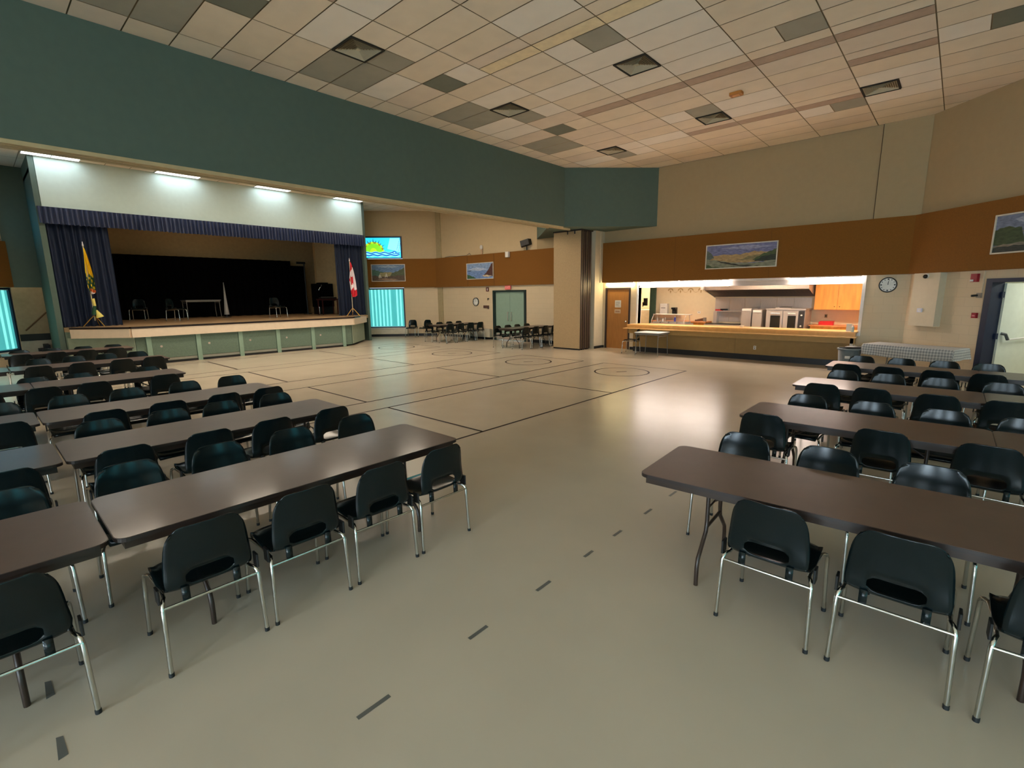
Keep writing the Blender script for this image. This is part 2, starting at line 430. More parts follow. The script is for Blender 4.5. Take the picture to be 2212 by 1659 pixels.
# bulkhead: teal, with 45 degree returns to the kitchen wall, opening below
bk = MB()
bk.prism([(BX,-7.0),(BX,13.39),(-7.62,WY),(-12.7,WY),(-10.22,13.07),(-10.22,-7.0)], 4.12, ZC-0.003)
struct(bk.build('wall_bulkhead', m_teal))
tk = thing('partition_track', 'cream and brown double track under the teal bulkhead for the folding partition', 'track')
MB().box((-9.86,-6.9,4.06),(-9.79,13.35,4.12)).build('near_rail', m_track, tk)
MB().box((-9.91,-6.9,4.10),(-9.86,13.35,4.119)).build('groove', m_trackb, tk)
MB().box((-9.98,-6.9,4.06),(-9.91,13.9,4.12)).build('middle_rail', m_track, tk)
MB().box((-10.15,-6.9,4.10),(-9.98,13.9,4.119)).build('slot', m_trackb, tk)
MB().box((-10.22,-6.9,4.075),(-10.15,13.05,4.12)).build('far_rail', m_track, tk)

# stub wall behind the folded partition
struct(MB().box((-11.0, 14.98, 0), (-9.60, WY, 4.15)).build('wall_stub', m_cream))
struct(MB().box((-9.60, 15.30, BB0), (-9.575, WY-0.001, 4.12)).build('trim_2', m_cream))

# brown fabric bands
bd = MB()
bd.box((-9.60, WY-0.12, BB0), (-0.97, WY, BB1))
facetb(bd, -0.05, 8.0, BB0, BB1, 0.12, 0.0)
for x in (-6.9, -4.1): bd.box((x, WY-0.122, BB0+0.01), (x+0.006, WY-0.119, BB1-0.01), 1)
struct(bd.build('trim_3', [m_band, m_seam]))
bd = MB()
bd.box((-19.15, WY-0.10, BB0), (-12.6, WY, BB1))
facet(bd, FA, (S2,S2), -0.35, 3.50, BB0+0.01, BB1-0.005, 0.0, 0.10)
bd.box((-12.6, WY-0.10, BB0), (-11.0, WY, BB1))
for x in (-16.70, -15.02): bd.box((x, WY-0.103, BB0+0.01), (x+0.02, WY-0.099, BB1-0.01), 1)
struct(bd.build('trim_4', [m_band, m_seam]))
bd = MB()
a = (FC[0]+S2*0.0, FC[1]); 
for (u0, u1) in ((0.0, 8.0),):
    p = (FC[0]+S2*u0, FC[1]-S2*u0); q = (FC[0]+S2*u1, FC[1]-S2*u1)
    bd.prism([p, q, (q[0]+S2*0.1, q[1]+S2*0.1), (p[0]+S2*0.1, p[1]+S2*0.1)], BB0+0.01, BB1)
struct(bd.build('trim_5', m_band))
# pilaster in the hall corner
struct(MB().box((-18.92, WY-0.05, 0), (-18.58, WY, BB0)).box((-18.92, WY-0.05, BB1), (-18.58, WY, ZC-0.004)).build('trim_6', mat('pilaster_paint', (176, 160, 124), rough=0.7)))

# baseboards
bb = MB()
bb.box((-1.87, WY-0.02, 0), (-0.92, WY, 0.1))
bb.box((-9.60, 15.0, 0), (-9.585, WY, 0.09)); bb.box((-9.6, 15.53, 0), (-9.52, WY, 0.09)); bb.box((-8.46, WY-0.02, 0), (-8.22, WY, 0.1))
struct(bb.build('baseboard_kitchen', m_base))
bb = MB(); facetb(bb, 0.02, 1.93, 0, 0.1, 0.02, 0); facetb(bb, 3.2, 12, 0, 0.1, 0.02, 0)
struct(bb.build('baseboard_facet', m_base))
bb = MB(); bb.box((-18.9, WY-0.02, 0), (-15.24, WY, 0.12)); bb.box((-13.22, WY-0.02, 0), (-11.0, WY, 0.12))
facet(bb, FA, (S2,S2), -1.2, 3.45, 0, 0.12, 0, 0.02)
struct(bb.build('baseboard_hall', m_base))

# ------------------------------------------------------------------ doors
m_wood = mat('oak_veneer', (176, 118, 58), rough=0.42, var=0.12, scale=3, stretch=(14, 14, 1))
m_paper = mat('paper', (220, 214, 204), rough=0.8, var=0.02)
m_ink = mat('ink_grey', (110, 104, 108), rough=0.8)
def text(name, body, size, m, M, parent=None, ext=0.001):
    cu = bpy.data.curves.new(name, 'FONT'); cu.body = body; cu.size = size; cu.extrude = ext; cu.align_x = 'CENTER'; cu.align_y = 'CENTER'
    cu.resolution_u = 2
    cu.materials.append(m)
    o = bpy.data.objects.new(name, cu); COL.objects.link(o); o.matrix_world = M
    if parent is not None: o.parent = parent; o.matrix_parent_inverse = parent.matrix_world.inverted()
    return o
d1 = struct(thing('door_1', None, None))
FM = MB()
FM.box((-9.49, WY-0.02, 0), (-9.43, WY+T, 2.16)); FM.box((-8.55, WY-0.02, 0), (-8.49, WY+T, 2.16)); FM.box((-9.43, WY-0.02, 2.10), (-8.55, WY+T, 2.16))
FM.build('door_frame', mat('dark_frame', (52, 36, 32), rough=0.5), d1)
MB().box((-9.43, WY+0.02, 0.01), (-8.55, WY+0.06, 2.10)).build('door_leaf', m_wood, d1)
k = MB(); k.cyl((-8.64, WY+0.02, 0.98), (-8.64, WY-0.02, 0.98), 0.035, 12); k.sphere((-8.64, WY-0.045, 0.98), 0.035, 12); k.build('door_knob', m_chrome, d1)
t = thing('paper_notice', 'white square paper notice on the wooden door, the upper of the two', 'notice', (-8.99, WY+0.02, 1.60))
MB().box((-0.12,-0.004,-0.13),(0.12,0,0.12)).build('sheet', m_paper, t)
mm = MB()
for r in range(5):
    for q in range(6 if r != 3 else 4): mm.box((-0.085+0.028*q, -0.006, 0.055-0.035*r), (-0.068+0.028*q, -0.004, 0.073-0.035*r))
mm.build('print', m_ink, t)
t = thing('paper_notice', 'small wide paper notice on the wooden door, below the square one', 'notice', (-9.0, WY+0.02, 1.33))
MB().box((-0.12,-0.004,-0.065),(0.12,0,0.07)).build('sheet', mat('tan_paper', (214, 190, 160), rough=0.8), t)
MB().box((-0.10,-0.006,-0.045),(0.10,-0.004,-0.03)).box((-0.09,-0.006,-0.01),(0.09,-0.004,0.02)).build('print', mat('brown_print', (150, 96, 70)), t)

d2 = struct(thing('door_2', None, None))
FM = MB()
FM.box((-15.19, WY-0.04, 0), (-15.06, WY+T, 2.15)); FM.box((-13.38, WY-0.04, 0), (-13.27, WY+T, 2.15)); FM.box((-15.06, WY-0.04, 2.08), (-13.38, WY+T, 2.15))
FM.build('door_frame', m_dgreen, d2)
for (x0, x1, hx) in ((-15.06, -14.225, -14.32), (-14.215, -13.38, -14.12)):
    lf = MB().box((x0, WY+0.03, 0.01), (x1, WY+0.07, 2.08)).build('door_leaf', m_mint, d2)
    kk = MB().box((x0+0.03, WY+0.022, 0.03), (x1-0.03, WY+0.03, 0.30)).build('kick_plate', m_steel, lf)
    hh = MB(); hh.tube([(hx, WY+0.03, 0.86), (hx, WY-0.03, 0.86), (hx, WY-0.03, 1.22), (hx, WY+0.03, 1.22)], 0.014)
    hh.build('door_handle', m_steel, lf)

# right doorway: dark frame, glazed side strip of an inward door leaf, mint corridor wall beyond
d3 = struct(thing('door_3', None, None))
FM = MB()
facetb(FM, 1.90, 2.03, 0, 2.18, 0.05, -T-0.02); facetb(FM, 3.07, 3.2, 0, 2.18, 0.05, -T-0.02); facetb(FM, 2.03, 3.07, 2.10, 2.18, 0.05, -T-0.02)
FM.build('door_frame', m_navyf, d3)
lf = MB()
def leafm(mb, s0, s1, z0, z1, mi=0, th=0.04):      # leaf swung out 97 degrees about the near jamb
    h = Vector(onb(2.04, 0, -0.16)); dv = Vector((0.62, 0.785, 0)).normalized(); nv = Vector((dv.y, -dv.x, 0))
    p = h + dv*s0; q = h + dv*s1
    mb.prism([(p.x,p.y),(q.x,q.y),(q.x+nv.x*th,q.y+nv.y*th),(p.x+nv.x*th,p.y+nv.y*th)], z0, z1, mi)
leafm(lf, 0.06, 0.98, 0.02, 2.08)
lfo = lf.build('door_leaf', mat('pale_mint_leaf', (220, 226, 212), rough=0.5, var=0.03), d3)
hg = MB()
for z in (0.25, 1.0, 1.85): leafm(hg, 0.0, 0.06, z-0.06, z+0.06, 0, 0.03)
hg.build('hinge', m_navyf, lfo)
pb = MB()
h = Vector(onb(2.04, 0, -0.16)); dv = Vector((0.62, 0.785, 0)).normalized(); nv = Vector((dv.y, -dv.x, 0))
def lp(s, o, z): q = h + dv*s + nv*o; return (q.x, q.y, z)
pb.tube([lp(0.22, 0.10, 0.93), lp(0.85, 0.10, 0.98)], 0.02)
pbo = pb.build('push_bar', m_white, lfo)
MB().tube([lp(0.10, 0.045, 1.06), lp(0.16, 0.09, 1.04), lp(0.22, 0.10, 0.93)], 0.03).build('bar_bracket', mat('dark_grey_metal', (70, 76, 76), rough=0.4), lfo)
# corridor beyond
m_corr = mat('corridor_paint', (222, 228, 212), rough=0.7, var=0.02)
co = MB()
def cb(u0, u1, z0, z1, o0, o1): facetb(co, u0, u1, z0, z1, o0, o1)
cb(0.6, 6.0, 0, 2.7, -2.6, -2.7); cb(0.55, 0.62, 0, 2.7, -0.2, -2.65); cb(5.9, 6.0, 0, 2.7, -0.2, -2.65); cb(0.6, 6.0, 2.6, 2.7, -0.2, -2.65)
struct(co.build('wall_corridor', m_corr))
t = thing('hall_bench', 'orange wooden bench end in the corridor beyond the right doorway', 'bench', onb(4.6, 0, -1.7), -PI/4)
MB().box((-0.7,-0.25,0.40),(0.7,0.25,0.46)).build('seat', mat('orange_wood', (214, 150, 96), rough=0.4), t)
MB().box((-0.7,-0.25,0),(-0.6,0.25,0.4)).box((0.6,-0.25,0),(0.7,0.25,0.4)).build('side_panel', mat('orange_wood', (214, 150, 96)), t)
t = thing('corridor_light', 'bright ceiling light of the corridor beyond the right doorway', 'ceiling light', onb(3.0, 2.6, -1.4), -PI/4)
MB().box((-0.6,-0.3,-0.06),(0.6,0.3,0)).build('housing', m_white, t)
MB().box((-0.57,-0.27,-0.075),(0.57,0.27,-0.06)).build('diffuser', glow('corridor_glow', (250, 252, 238), E_CORR), t)

# ------------------------------------------------------------------ windows
m_blind = glow('teal_blind_lit', (128, 226, 220), E_BLIND)
m_blind2 = glow('teal_blind_lit_deep', (76, 178, 180), E_BLIND*0.75)
m_rear = glow('rear_fill_blind', (214, 224, 236), E_REAR_FILL)  # near-neutral glow of the unseen rear windows added as fill
m_rear2 = glow('rear_fill_blind_deep', (190, 218, 234), E_REAR_FILL*0.8)
m_sill = mat('white_sill', (214, 214, 206), rough=0.5)
m_glass = bpy.data.materials.new('window_glass'); m_glass.use_nodes = True
_b = m_glass.node_tree.nodes['Principled BSDF']; _b.inputs['Base Color'].default_value = (0.8, 0.9, 0.95, 1); _b.inputs['Transmission Weight'].default_value = 0.9; _b.inputs['Roughness'].default_value = 0.05; _b.inputs['Alpha'].default_value = 0.25
WN = [0]
def lower_window(o, d, W, z0=0.42, z1=2.34, rear=False):
    """window with vertical blinds; o = left bottom corner in plan, d = direction"""
    WN[0] += 1
    t = struct(thing('window_%d' % WN[0], None, None))
    M = frame(t, (o[0], o[1], 0), d)
    H0, H1 = z0, z1
    fr = MB()
    for a, b in (((0,H0,-0.06),(0.06,H1,0.03)), ((W-0.06,H0,-0.06),(W,H1,0.03)), ((0.06,H1-0.05,-0.06),(W-0.06,H1,0.03)), ((0.06,H0,-0.06),(W-0.06,H0+0.05,0.03))):
        fr.box(a, b, 0, M)
    fr.build('window_frame', m_navyf, t)
    bl = MB(); n = int((W-0.14)/0.085)
    for k in range(n):
        x = 0.07 + (W-0.14)*(k+0.5)/n; hw = 0.044; a = 0.30 + 0.10*math.sin(k*1.9)
        c0, s0 = math.cos(a)*hw, math.sin(a)*hw
        bl.add([(x-c0,H0+0.08,-0.03-s0),(x+c0,H0+0.08,-0.03+s0),(x+c0,H1-0.07,-0.03+s0),(x-c0,H1-0.07,-0.03-s0)], [(0,1,2,3)], (1 if k % 2 == 1 or k % 7 == 0 else 0), False, M)
    bl.build('vertical_blind', [m_rear, m_rear2] if rear else [m_blind, m_blind2], t)
    MB().box((0.05,H1-0.07,-0.05),(W-0.05,H1-0.045,0.01), 0, M).build('headrail', m_sill, t)
    MB().box((0.05,H0+0.05,-0.10),(W-0.05,H1-0.05,-0.095), 0, M).build('glass', m_glass, t)
    MB().box((0.06,H0+0.05,-0.16),(W-0.06,H1-0.05,-0.15), 0, M).build('daylight', m_rear2 if rear else m_blind2, t)
    MB().box((-0.02,H0-0.04,-0.05),(W+0.02,H0,0.10), 0, M).build('window_sill', m_sill, t)
    return t
m_sky = glow('stained_cyan', (40, 186, 232), 0.62)
m_sky2 = glow('stained_cyan_pale', (120, 216, 238), 0.62)
m_sung = glow('stained_green', (120, 206, 40), 0.5)
m_sung2 = glow('stained_lime', (176, 214, 40), 0.5)
m_sunr = glow('stained_olive', (150, 150, 40), 0.35)
m_wave = glow('stained_blue', (14, 96, 190), 0.45)
m_lead = mat('lead_line', (20, 50, 80), rough=0.5)
def mural_window(o, d, W, z0=3.74, z1=4.77, art=True, rear=False):
    WN[0] += 1
    t = struct(thing('window_%d' % WN[0], None, None))
    M = frame(t, (o[0], o[1], 0), d)
    fr = MB()
    for a, b in (((0,z0,-0.05),(0.05,z1,0.03)), ((W-0.07,z0,-0.05),(W,z1,0.03)), ((0.05,z1-0.06,-0.05),(W-0.07,z1,0.03)), ((0.05,z0,-0.05),(W-0.07,z0+0.04,0.03))):
        fr.box(a, b, 0, M)
    fr.build('window_frame', m_navyf, t)
    g = MB(); g.box((0.04,z0+0.03,-0.03),(W-0.06,z1-0.05,-0.02), 0, M)
    if art:
        e = [0]
        def poly(pts, mi):
            e[0] += 1; zz = -0.02 + 0.0008*e[0]
            g.add([(x, z0+y, zz) for x, y in pts], [tuple(range(len(pts)))], mi, False, M)
        poly([(0.62*W,0.45),(0.95*W,0.30),(0.95*W,0.95),(0.70*W,0.95)], 1)
        cx, cy = 0.27*W, 0.30
        for k in range(13):                                           # pointed rays
            a = PI*(0.02 + 0.96*k/12)
            r0, r1 = 0.46, 0.66 if k % 2 == 0 else 0.58
            poly([(cx+r0*math.cos(a-0.05), cy+r0*math.sin(a-0.05)), (cx+r1*math.cos(a)*0.96, cy+r1*math.sin(a)), (cx+r0*math.cos(a+0.05), cy+r0*math.sin(a+0.05))], 6)
        for k in range(12):                                           # scalloped ring
            a = PI*(k+0.5)/12
            poly([(cx+0.44*math.cos(a)+0.075*math.cos(b), cy+0.42*math.sin(a)+0.075*math.sin(b)) for b in [2*PI*q/8 for q in range(8)]], 4 if k % 2 else 3)
        poly([(cx+0.42*math.cos(PI*q/16), cy+0.40*math.sin(PI*q/16)) for q in range(17)], 2)
        poly([(cx+0.17*math.cos(PI*q/10), cy+0.20*math.sin(PI*q/10)) for q in range(11)], 3)
        def wave(yb, th, amp, ph, mi, x0=0.05, x1=0.93):
            n = 26; top = [(W*(x0+(x1-x0)*k/n), yb+th+amp*math.sin(ph+k*0.95)) for k in range(n+1)]; bot = [(x, y-th) for x, y in reversed(top)]
            poly(top+bot, mi)
        wave(0.06, 0.26, 0.02, 0.3, 1); wave(0.24, 0.055, 0.025, 0.3, 5); wave(0.13, 0.06, 0.025, 2.0, 5); wave(0.06, 0.03, 0.015, 1.0, 0)
        poly([(W*0.80+0.10*math.cos(b), 0.28+0.08*math.sin(b)) for b in [2*PI*q/10 for q in range(10)]], 5)
        poly([(W*0.80+0.05*math.cos(b), 0.27+0.04*math.sin(b)) for b in [2*PI*q/10 for q in range(10)]], 1)
        for (xa, ya, xb, yb) in ((0.90,0.30,0.97,0.80),(0.86,0.40,0.95,0.95)):
            poly([(W*xa,ya),(W*xa+0.012,ya),(W*xb+0.012,yb),(W*xb,yb)], 6)
    g.build('painted_glass', [m_sky, m_sky2, m_sung, m_sung2, m_sunr, m_wave, m_lead] if not rear else m_rear2, t)
    return t
lower_window(onf(0.05, 0)[:2], (1, 1), 1.87)
mural_window(onf(0.05, 0)[:2], (1, 1), 1.87)
# facet 3 windows (left edge of the photo)
pc = (FC[0]+S2*1.96, FC[1]-S2*1.96)
lower_window(pc, (-1, 1), 1.90)
mural_window(pc, (-1, 1), 1.90, art=False)
# windows behind the camera; the unseen rear ones are added as fill light
for x in (6.0, 2.6, -0.8):
    lower_window((x, -6.95), (-1, 0), 1.9, rear=True)
    mural_window((x, -6.95), (-1, 0), 1.9, rear=True, art=False)
m_rear = glow('teal_blind_side', (110, 224, 226), E_SIDE)
m_rear2 = glow('teal_blind_side_deep', (80, 190, 214), E_SIDE*0.8)
for y in (5.2, 1.4, -2.4):
    lower_window((7.65, y), (0, -1), 1.9, rear=True)
    mural_window((7.65, y), (0, -1), 1.9, rear=True, art=False)

# convector under the hall window, convector beside the double door
t = thing('convector_heater', 'long low beige convector heater under the teal blinds', 'heater')
q = MB(); facet(q, FA, (S2,S2), -0.1, 2.02, 0.12, 0.36, 0.0, 0.22); q.build('casing', mat('heater_paint', (196, 190, 172), rough=0.5), t)
q = MB(); facet(q, FA, (S2,S2), -0.1, 2.02, 0.0, 0.11, 0.02, 0.19); q.build('plinth', m_base, t)
q = MB(); facet(q, FA, (S2,S2), -0.05, 1.97, 0.361, 0.375, 0.04, 0.18); q.build('grille', m_steel, t)
t = thing('convector_heater', 'low beige convector heater on the wall between the far tables and the mint double door', 'heater')
MB().box((-16.6, WY-0.2, 0.1), (-15.25, WY-0.021, 0.46)).build('casing', mat('heater_paint', (196, 190, 172)), t)
MB().box((-16.55, WY-0.15, 0.461), (-15.3, WY-0.05, 0.47)).build('grille', m_steel, t)

# ------------------------------------------------------------------ stage
m_sgreen = mat('stage_panel_green', (104, 124, 110), rough=0.85, var=0.10, scale=30)
m_spost = mat('stage_post_green', (138, 166, 148), rough=0.6, var=0.03)
m_sfloor = mat('stage_floor_board', (170, 140, 104), rough=0.35, var=0.06)
m_nose = mat('stage_nosing', (24, 12, 12), rough=0.4)
m_fascia = mat('stage_fascia_cream', (228, 208, 184), rough=0.5, var=0.03)
m_panelw = mat('proscenium_panel', (196, 214, 206), rough=0.7, var=0.02)
ZS = 1.15
stg = thing('stage', 'raised stage with cream fascia, black nosing and green panelled front', 'stage')
body = MB().prism([(-24.9,1.80),(-19.45,1.80),(-18.05,3.20),(-18.05,10.25),(-19.45,11.68),(-24.9,11.9)], 0.06, 1.02)
body.build('front', m_sgreen, stg)
MB().prism([(-25.0,1.80),(-19.45,1.80),(-19.13,2.02),(-18.02,3.12),(-18.02,10.3),(-19.30,11.62),(-19.45,11.9),(-25.0,11.9)], 1.02, ZS).build('platform', m_sfloor, stg)
fs = MB()
for p, q in (((-19.20,1.94),(-18.0,3.12)), ((-18.0,3.12),(-18.0,10.3)), ((-18.0,10.3),(-19.32,11.66))): fs.seg(q, p, 0.08, 0.84, 1.10)
fs.build('fascia', m_fascia, stg)
ns = MB()
for p, q in (((-19.22,1.94),(-17.995,3.12)), ((-17.995,3.12),(-17.995,10.3)), ((-17.995,10.3),(-18.6,10.92))): ns.seg(q, p, 0.09, 1.101, ZS+0.004)
ns.build('nosing', m_nose, stg)
for y in (3.51, 4.82, 6.08, 7.33, 8.62, 9.89):
    MB().box((-18.05, y-0.065, 0.0), (-17.99, y+0.065, 0.84)).build('post', m_spost, stg)
ys = (3.51, 4.82, 6.08, 7.33, 8.62, 9.89)
for a, b in zip(ys[:-1], ys[1:]):
    pn = MB().box((-18.05, a+0.075, 0.16), (-18.02, b-0.075, 0.83)).build('access_panel', m_sgreen, stg)
    MB().cyl((-18.02, a+0.30, 0.52), (-18.012, a+0.30, 0.52), 0.035, 12).build('finger_pull', m_steel, pn)
    MB().box((-18.05, a+0.075, 0.07), (-18.03, b-0.075, 0.15)).build('kick_rail', mat('grey_rail', (150, 150, 138), rough=0.5), pn)
MB().seg((-18.045,3.18), (-19.4,1.84), 0.02, 0.08, 0.84).build("corner_panel", mat('stage_corner_green', (150, 166, 148), rough=0.7), stg)
MB().seg((-19.4,11.62), (-18.045,10.27), 0.02, 0.08, 0.84).build("corner_panel", mat('stage_corner_green', (150, 166, 148)), stg)
for y in (3.6, 4.55, 5.5, 6.45, 7.4, 8.35, 9.3):
    MB().box((-17.996, y-0.02, 1.11), (-17.985, y+0.02, 1.13)).build('nosing_stud', m_steel, stg)
struct(MB().box((-18.02, 3.6, 0.0), (-18.0, 9.85, 0.06)).build('baseboard_stage', m_base))
# proscenium wall
pr = MB()
pr.box((-19.62, 1.78, 4.55), (-19.5, 11.93, ZC-0.004))
struct(pr.build('wall_proscenium', m_panelw))
struct(MB().box((-21.9, 11.93, 0), (-19.5, 12.05, ZC-0.004)).build('wall_stage_return', m_teal))
# stage house interior
m_sint = mat('stage_interior_paint', (176, 150, 108), rough=0.85)
sh = MB()
sh.box((-25.2, 1.66, ZS), (-25.0, 13.6, 5.6)); sh.box((-25.2, 13.4, ZS-1.15), (-21.9, 13.6, 5.6)); sh.box((-25.2, 1.66, ZS), (-22.8, 1.80, 5.6)); sh.box((-25.2, 1.66, 5.5), (-19.62, 11.95, 5.6)); sh.box((-25.2, 11.95, 5.5), (-21.9, 13.6, 5.6))
sh.box((-23.0, 11.35, ZS), (-22.8, 13.4, 5.5))
struct(sh.build('wall_stage_house', m_sint))
struct(MB().box((-25.0, 11.91, ZS-0.1), (-21.9, 13.4, ZS)).build('floor_stage_wing', m_sfloor))
t = thing('stage_fill_light', 'unseen light added to brighten the stage, out of sight behind the valance', 'ceiling light', (-22.3, 6.8, 5.5))  # unseen lamp added to brighten the stage interior
MB().box((-0.15,-1.2,-0.08),(0.15,1.2,0)).build('housing', m_white, t)
MB().box((-0.12,-1.15,-0.10),(0.12,1.15,-0.08)).build('diffuser', glow('stage_fill_glow', (255, 226, 180), 2.6), t)
# curtains: pleated cloth
m_navy = mat('navy_velvet', (5, 23, 50), rough=0.75, var=0.15, scale=6)
m_navy2 = mat('navy_valance', (22, 38, 76), rough=0.5, var=0.12, scale=6)
m_blackc = mat('black_drape', (5, 5, 6), rough=0.95, spec=0.05)
def drape(x, y0, y1, z0, z1, pitch, amp, n=6, flare=0.0, head=0.0):
    mb = MB(); L = y1-y0; k = max(2, int(L/pitch))*n
    rows = [z1, z1-head, z0] if head else [z1, (z0+z1)/2, z0]
    vs = []
    for r, z in enumerate(rows):
        a = amp*(0.12 if (head and r < 1) else (0.7 if r == 1 else 1.0))
        for i in range(k+1):
            ph = 2*PI*i/n + 0.5*math.sin(i*0.37)
            vs.append((x + a*math.sin(ph), y0 + L*i/k + flare*r*0.02*math.sin(i*0.11), z + (0.008*math.sin(i*0.7) if r == len(rows)-1 else 0)))
    fs = [(r*(k+1)+i, r*(k+1)+i+1, (r+1)*(k+1)+i+1, (r+1)*(k+1)+i) for r in range(len(rows)-1) for i in range(k)]
    return mb.add(vs, fs, 0, True)
m_navy2.node_tree.nodes['Principled BSDF'].inputs['Sheen Weight'].default_value = 0.3
t = thing('stage_valance', 'pleated navy valance along the top of the stage opening', 'valance')
drape(-19.40, 1.68, 11.92, 4.10, 4.56, 0.115, 0.06, 8, head=0.1).build('pleated_cloth', m_navy2, t)
MB().box((-19.50, 1.68, 4.50), (-19.46, 11.92, 4.57)).build('heading', m_navy, t)
t = thing('stage_curtain', 'navy stage curtain drawn to the side behind the yellow and green flag', 'curtain', group='navy stage curtains')
drape(-19.62, 1.80, 3.20, ZS+0.01, 4.52, 0.16, 0.06, 10, flare=1.0).build('cloth', m_navy, t)
t = thing('stage_curtain', 'navy stage curtain drawn to the side behind the red and white flag', 'curtain', group='navy stage curtains')
drape(-19.62, 10.62, 11.90, ZS+0.01, 4.52, 0.16, 0.06, 10, flare=1.0).build('cloth', m_navy, t)
t = thing('backdrop_curtain', 'wide black backdrop curtain across the rear of the stage', 'curtain')
drape(-24.2, 2.0, 10.75, ZS+0.01, 3.68, 0.3, 0.04, 6).build('cloth', m_blackc, t)
t = thing('backdrop_curtain', 'narrow lower black curtain at the open end of the backdrop', 'curtain')
drape(-24.05, 10.6, 11.35, ZS+0.01, 3.45, 0.3, 0.04, 6).build('cloth', m_blackc, t)
t = thing('curtain_pole', 'tall dark pole with a short arm standing on the stage beside the backdrop', 'pole', (-23.3, 11.0, ZS))
MB().cyl((0,0,0.02),(0,0,2.45),0.03).build('pole', m_black, t); MB().box((-0.03,-0.35,2.35),(0.03,0.06,2.45)).build('arm', m_black, t); MB().cyl((0,0,0),(0,0,0.03),0.2).build('base', m_black, t)

# ------------------------------------------------------------------ chairs
m_shell = mat('chair_shell_black_green', (14, 24, 26), rough=0.20, var=0.06, scale=20, spec=0.33)
m_cap = mat('rubber_cap', (20, 24, 26), rough=0.7)
PROF = [(-0.228,0.402,0.195),(-0.224,0.424,0.204),(-0.205,0.438,0.212),(-0.15,0.44,0.218),(-0.08,0.434,0.222),(0,0.427,0.225),(0.07,0.422,0.226),(0.13,0.422,0.2179),(0.175,0.428,0.2189),(0.205,0.441,0.2107),(0.222,0.462,0.2116),(0.2285,0.485,0.2125),(0.232,0.515,0.2134),(0.235,0.548,0.2125),(0.238,0.59,0.2098),(0.242,0.64,0.2052),(0.247,0.69,0.1996),(0.253,0.73,0.1941),(0.258,0.765,0.1877),(0.261,0.785,0.1822),(0.263,0.797,0.1757),(0.264,0.803,0.1684)]
def shell_mesh():
    bm = bmesh.new(); NT = 18; R = []
    for s, (y, z, hw) in enumerate(PROF):
        row = []
        for t in range(NT+1):
            u = -1 + 2*t/NT; a = abs(u)
            back = min(1, max(0, (z-.43)/.14)) if y > 0.1 else 0
            seat = 1-back
            x = u*hw
            yy = y - back*0.030*u*u
            zz = z + seat*(0.016*a**4 if s > 2 else -0.012*a**4) - 0.05*a**9*min(1, max(0, (z-.66)/.14))**1.3
            if s < 3: yy += 0.03*a**6
            row.append(bm.verts.new((x, yy, zz)))
        R.append(row)
    for s in range(len(PROF)-1):
        for t in range(NT):
            zc = (PROF[s][1]+PROF[s+1][1])/2
            u = abs(-1+2*(t+.5)/NT)
            if PROF[s][0] > .21 and .465 < zc < .55 and u < 0.53: continue
            bm.faces.new((R[s][t], R[s][t+1], R[s+1][t+1], R[s+1][t]))
    # round the hand slot: pull its corner verts inwards
    s0, s1 = 10, 13
    for t in range(NT+1):
        u = -1+2*t/NT
        if abs(abs(u)-0.5556) < 0.02:
            R[s0][t].co.z += 0.020; R[s1][t].co.z -= 0.022; R[s0][t].co.x *= 0.97; R[s1][t].co.x *= 0.97
        elif abs(abs(u)-0.4444) < 0.02:
            R[s0][t].co.z += 0.004; R[s1][t].co.z -= 0.005
    bmesh.ops.recalc_face_normals(bm, faces=bm.faces)
    bm.normal_update()
    bm.verts.index_update(); vl = list(bm.verts); nv = len(vl); th = 0.006
    inner = [bm.verts.new(v.co - v.normal*th) for v in vl]
    fl_ = list(bm.faces); el_ = [e for e in bm.edges if len(e.link_faces) == 1]
    for f_ in fl_: bm.faces.new([inner[v.index] for v in reversed(f_.verts)])
    for e in el_:
        i0, i1 = e.verts[0].index, e.verts[1].index
        lp_ = e.link_loops[0]
        if lp_.vert is e.verts[0]: i0, i1 = i1, i0
        bm.faces.new((vl[i0], vl[i1], inner[i1], inner[i0]))
    # two tabs that sit on the crossbar
    for sx in (-1, 1):
        m = Matrix.Translation((sx*.125, .221, .418)) @ Matrix.Diagonal((.036, .014, .085, 1))
        bmesh.ops.create_cube(bm, size=1.0, matrix=m)
    for f_ in bm.faces: f_.smooth = True
    me = bpy.data.meshes.new('seat_shell'); bm.to_mesh(me); bm.free(); me.materials.append(m_shell)
    for e in me.edges: pass
    return me
def make_chair(label):
    t = thing('chair', label, 'chair')
    o = bpy.data.objects.new('seat_shell', shell_mesh()); COL.objects.link(o); o.parent = t
    for sx in (-1, 1):
        for sy in (-1, 1):
            L = MB()
            if sy > 0: L.tube([(sx*.243,.243,.012),(sx*.2365,.2265,.30),(sx*.235,.2225,.372),(sx*.231,.212,.396),(sx*.224,.195,.407),(sx*.214,.165,.409)], .0115, 8)
            else: L.tube([(sx*.243,-.243,.012),(sx*.2365,-.2265,.30),(sx*.235,-.2225,.370),(sx*.231,-.210,.393),(sx*.224,-.19,.402),(sx*.212,-.16,.405)], .0115, 8)
            lg = L.build('leg', m_chrome, t)
            MB().cyl((sx*.243, sy*.243, 0), (sx*.2425, sy*.242, .022), .0135, 8).build('foot_cap', m_cap, lg)
        MB().tube([(sx*.214,.165,.409),(sx*.206,.0,.406),(sx*.212,-.16,.405)], .0115, 8).build('side_rail', m_chrome, t)
        MB().rbox((sx*.243-.006,.15,.405),(sx*.243+.006,.215,.485), .004).build('ganging_bracket', m_black, t)
    MB().cyl((-.233,.222,.378),(.233,.222,.378), .0085, 8).build('crossbar', m_chrome, t)
    MB().cyl((-.20,-.12,.405),(.20,-.12,.405), .008, 8).build('seat_bar', m_chrome, t)
    return t
CH = [None]
